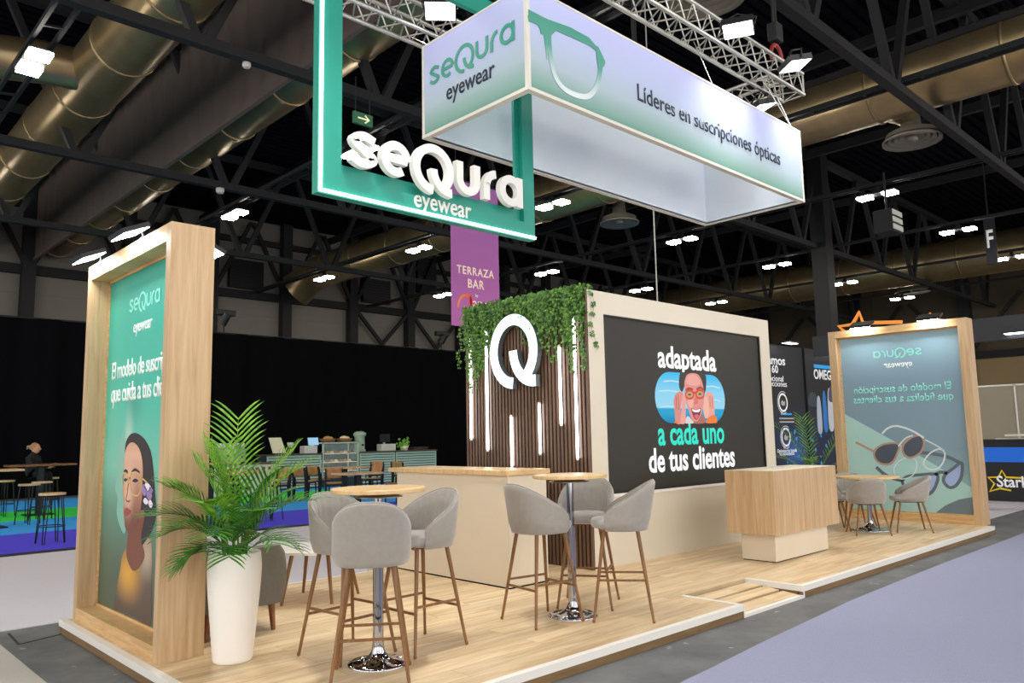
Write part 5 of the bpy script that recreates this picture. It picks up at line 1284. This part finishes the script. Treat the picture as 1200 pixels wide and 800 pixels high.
MB().box((16.7,-1.6,1.26),(17.0,1.4,1.28)).box((16.8,-.6,1.28),(16.9,-.4,1.32)).box((16.6,-1.5,1.32),(17.0,1.2,1.36)).build('raised_shelf', M['white'], sc_)
pw = thing('partition_panels', 'row of beige partition panels behind the black information counter', 'partition', (20, -1, 0))
for k in range(9):
    y = -8+k*1.22; MB().box((20,y+.02,.01),(20.05,y+1.2,2.5)).build('panel', mat('partition_beige','a39a86',.6,noise=.05,nscale=2), pw); MB().box((19.98,y-.02,.01),(20.07,y+.02,2.53)).build('post', M['alu'], pw)
MB().box((19.98,-8,2.5),(20.07,3,2.54)).build('top_rail', M['alu'], pw)
fa = thing('booth_fascia', 'dark fascia of the neighbouring booth behind the right oak frame', 'fascia', (14.2, 0, 3.1))
MB().box((14.2,-4,3.08),(14.4,4.0,3.5)).build('fascia_board', M['bblack'], fa); [MB().box((14.24,y-.06,.009),(14.36,y+.06,3.08)).build('post', M['bblack'], fa) for y in (-3.8, 1.2)]
M['gold'] = mat('orange_star_outline', 'f0932a', .4, emit=.25)
S2 = plane((14.2,0,0), -YA)
def spx2(pts): return [S2.px(u, v) for u, v in pts]
t = thing('star_sign', 'orange star outline with a long tail above the right oak frame', 'sign', S2(*spx2([(1008,388)])[0]))
MB().ribbon(S2, spx2([(995,392),(984,382.5),(1000,380.5),(1008,366),(1012,378.5),(1058,377.5)]), .07, .01, .07).build('star_outline', M['gold'], t)
MB().tube([S2(*spx2([(1003,381)])[0], .04), S2(spx2([(1003,381)])[0][0], 3.52, .04)], .015, 6).build('mount_rod', M['black'], t)
t = thing('star_sign', 'small orange star tip showing above the top edge of the right oak frame', 'sign', S2(*spx2([(1093,378)])[0]))
MB().ribbon(S2, spx2([(1086,384),(1092,368),(1100,375),(1112,378)]), .07, .01, .07).build('star_outline', M['gold'], t)
MB().tube([S2(*spx2([(1094,374)])[0], .04), S2(spx2([(1094,374)])[0][0], 3.52, .04)], .015, 6).build('mount_rod', M['black'], t)
p = at(1190, 390, 0, 14.1); t = thing('arm_spotlight', 'bright booth lamp at the right edge under the dark fascia', 'spotlight', p)
MB().box(p+Vector((-.1,-.18,.0)), p+Vector((.1,.18,.05))).build('lamp_housing', M['black'], t); MB().box(p+Vector((-.09,-.16,-.012)), p+Vector((.09,.16,0))).build('lamp_panel', M['flood'], t); MB().tube([p+Z*.04, p+Vector((.2,0,.1))], .015, 6).build('arm', M['black'], t)

# ================================================================== LIGHT
W = bpy.data.worlds.new('hall_ambient'); SC.world = W; W.use_nodes = True
W.node_tree.nodes['Background'].inputs[0].default_value = (1,.975,.955,1); W.node_tree.nodes['Background'].inputs[1].default_value = 2.2
SC.view_settings.view_transform = 'Standard'; SC.view_settings.look = 'None'; SC.view_settings.gamma = 1; SC.view_settings.use_curve_mapping = False
SC.view_settings.exposure = 0.0
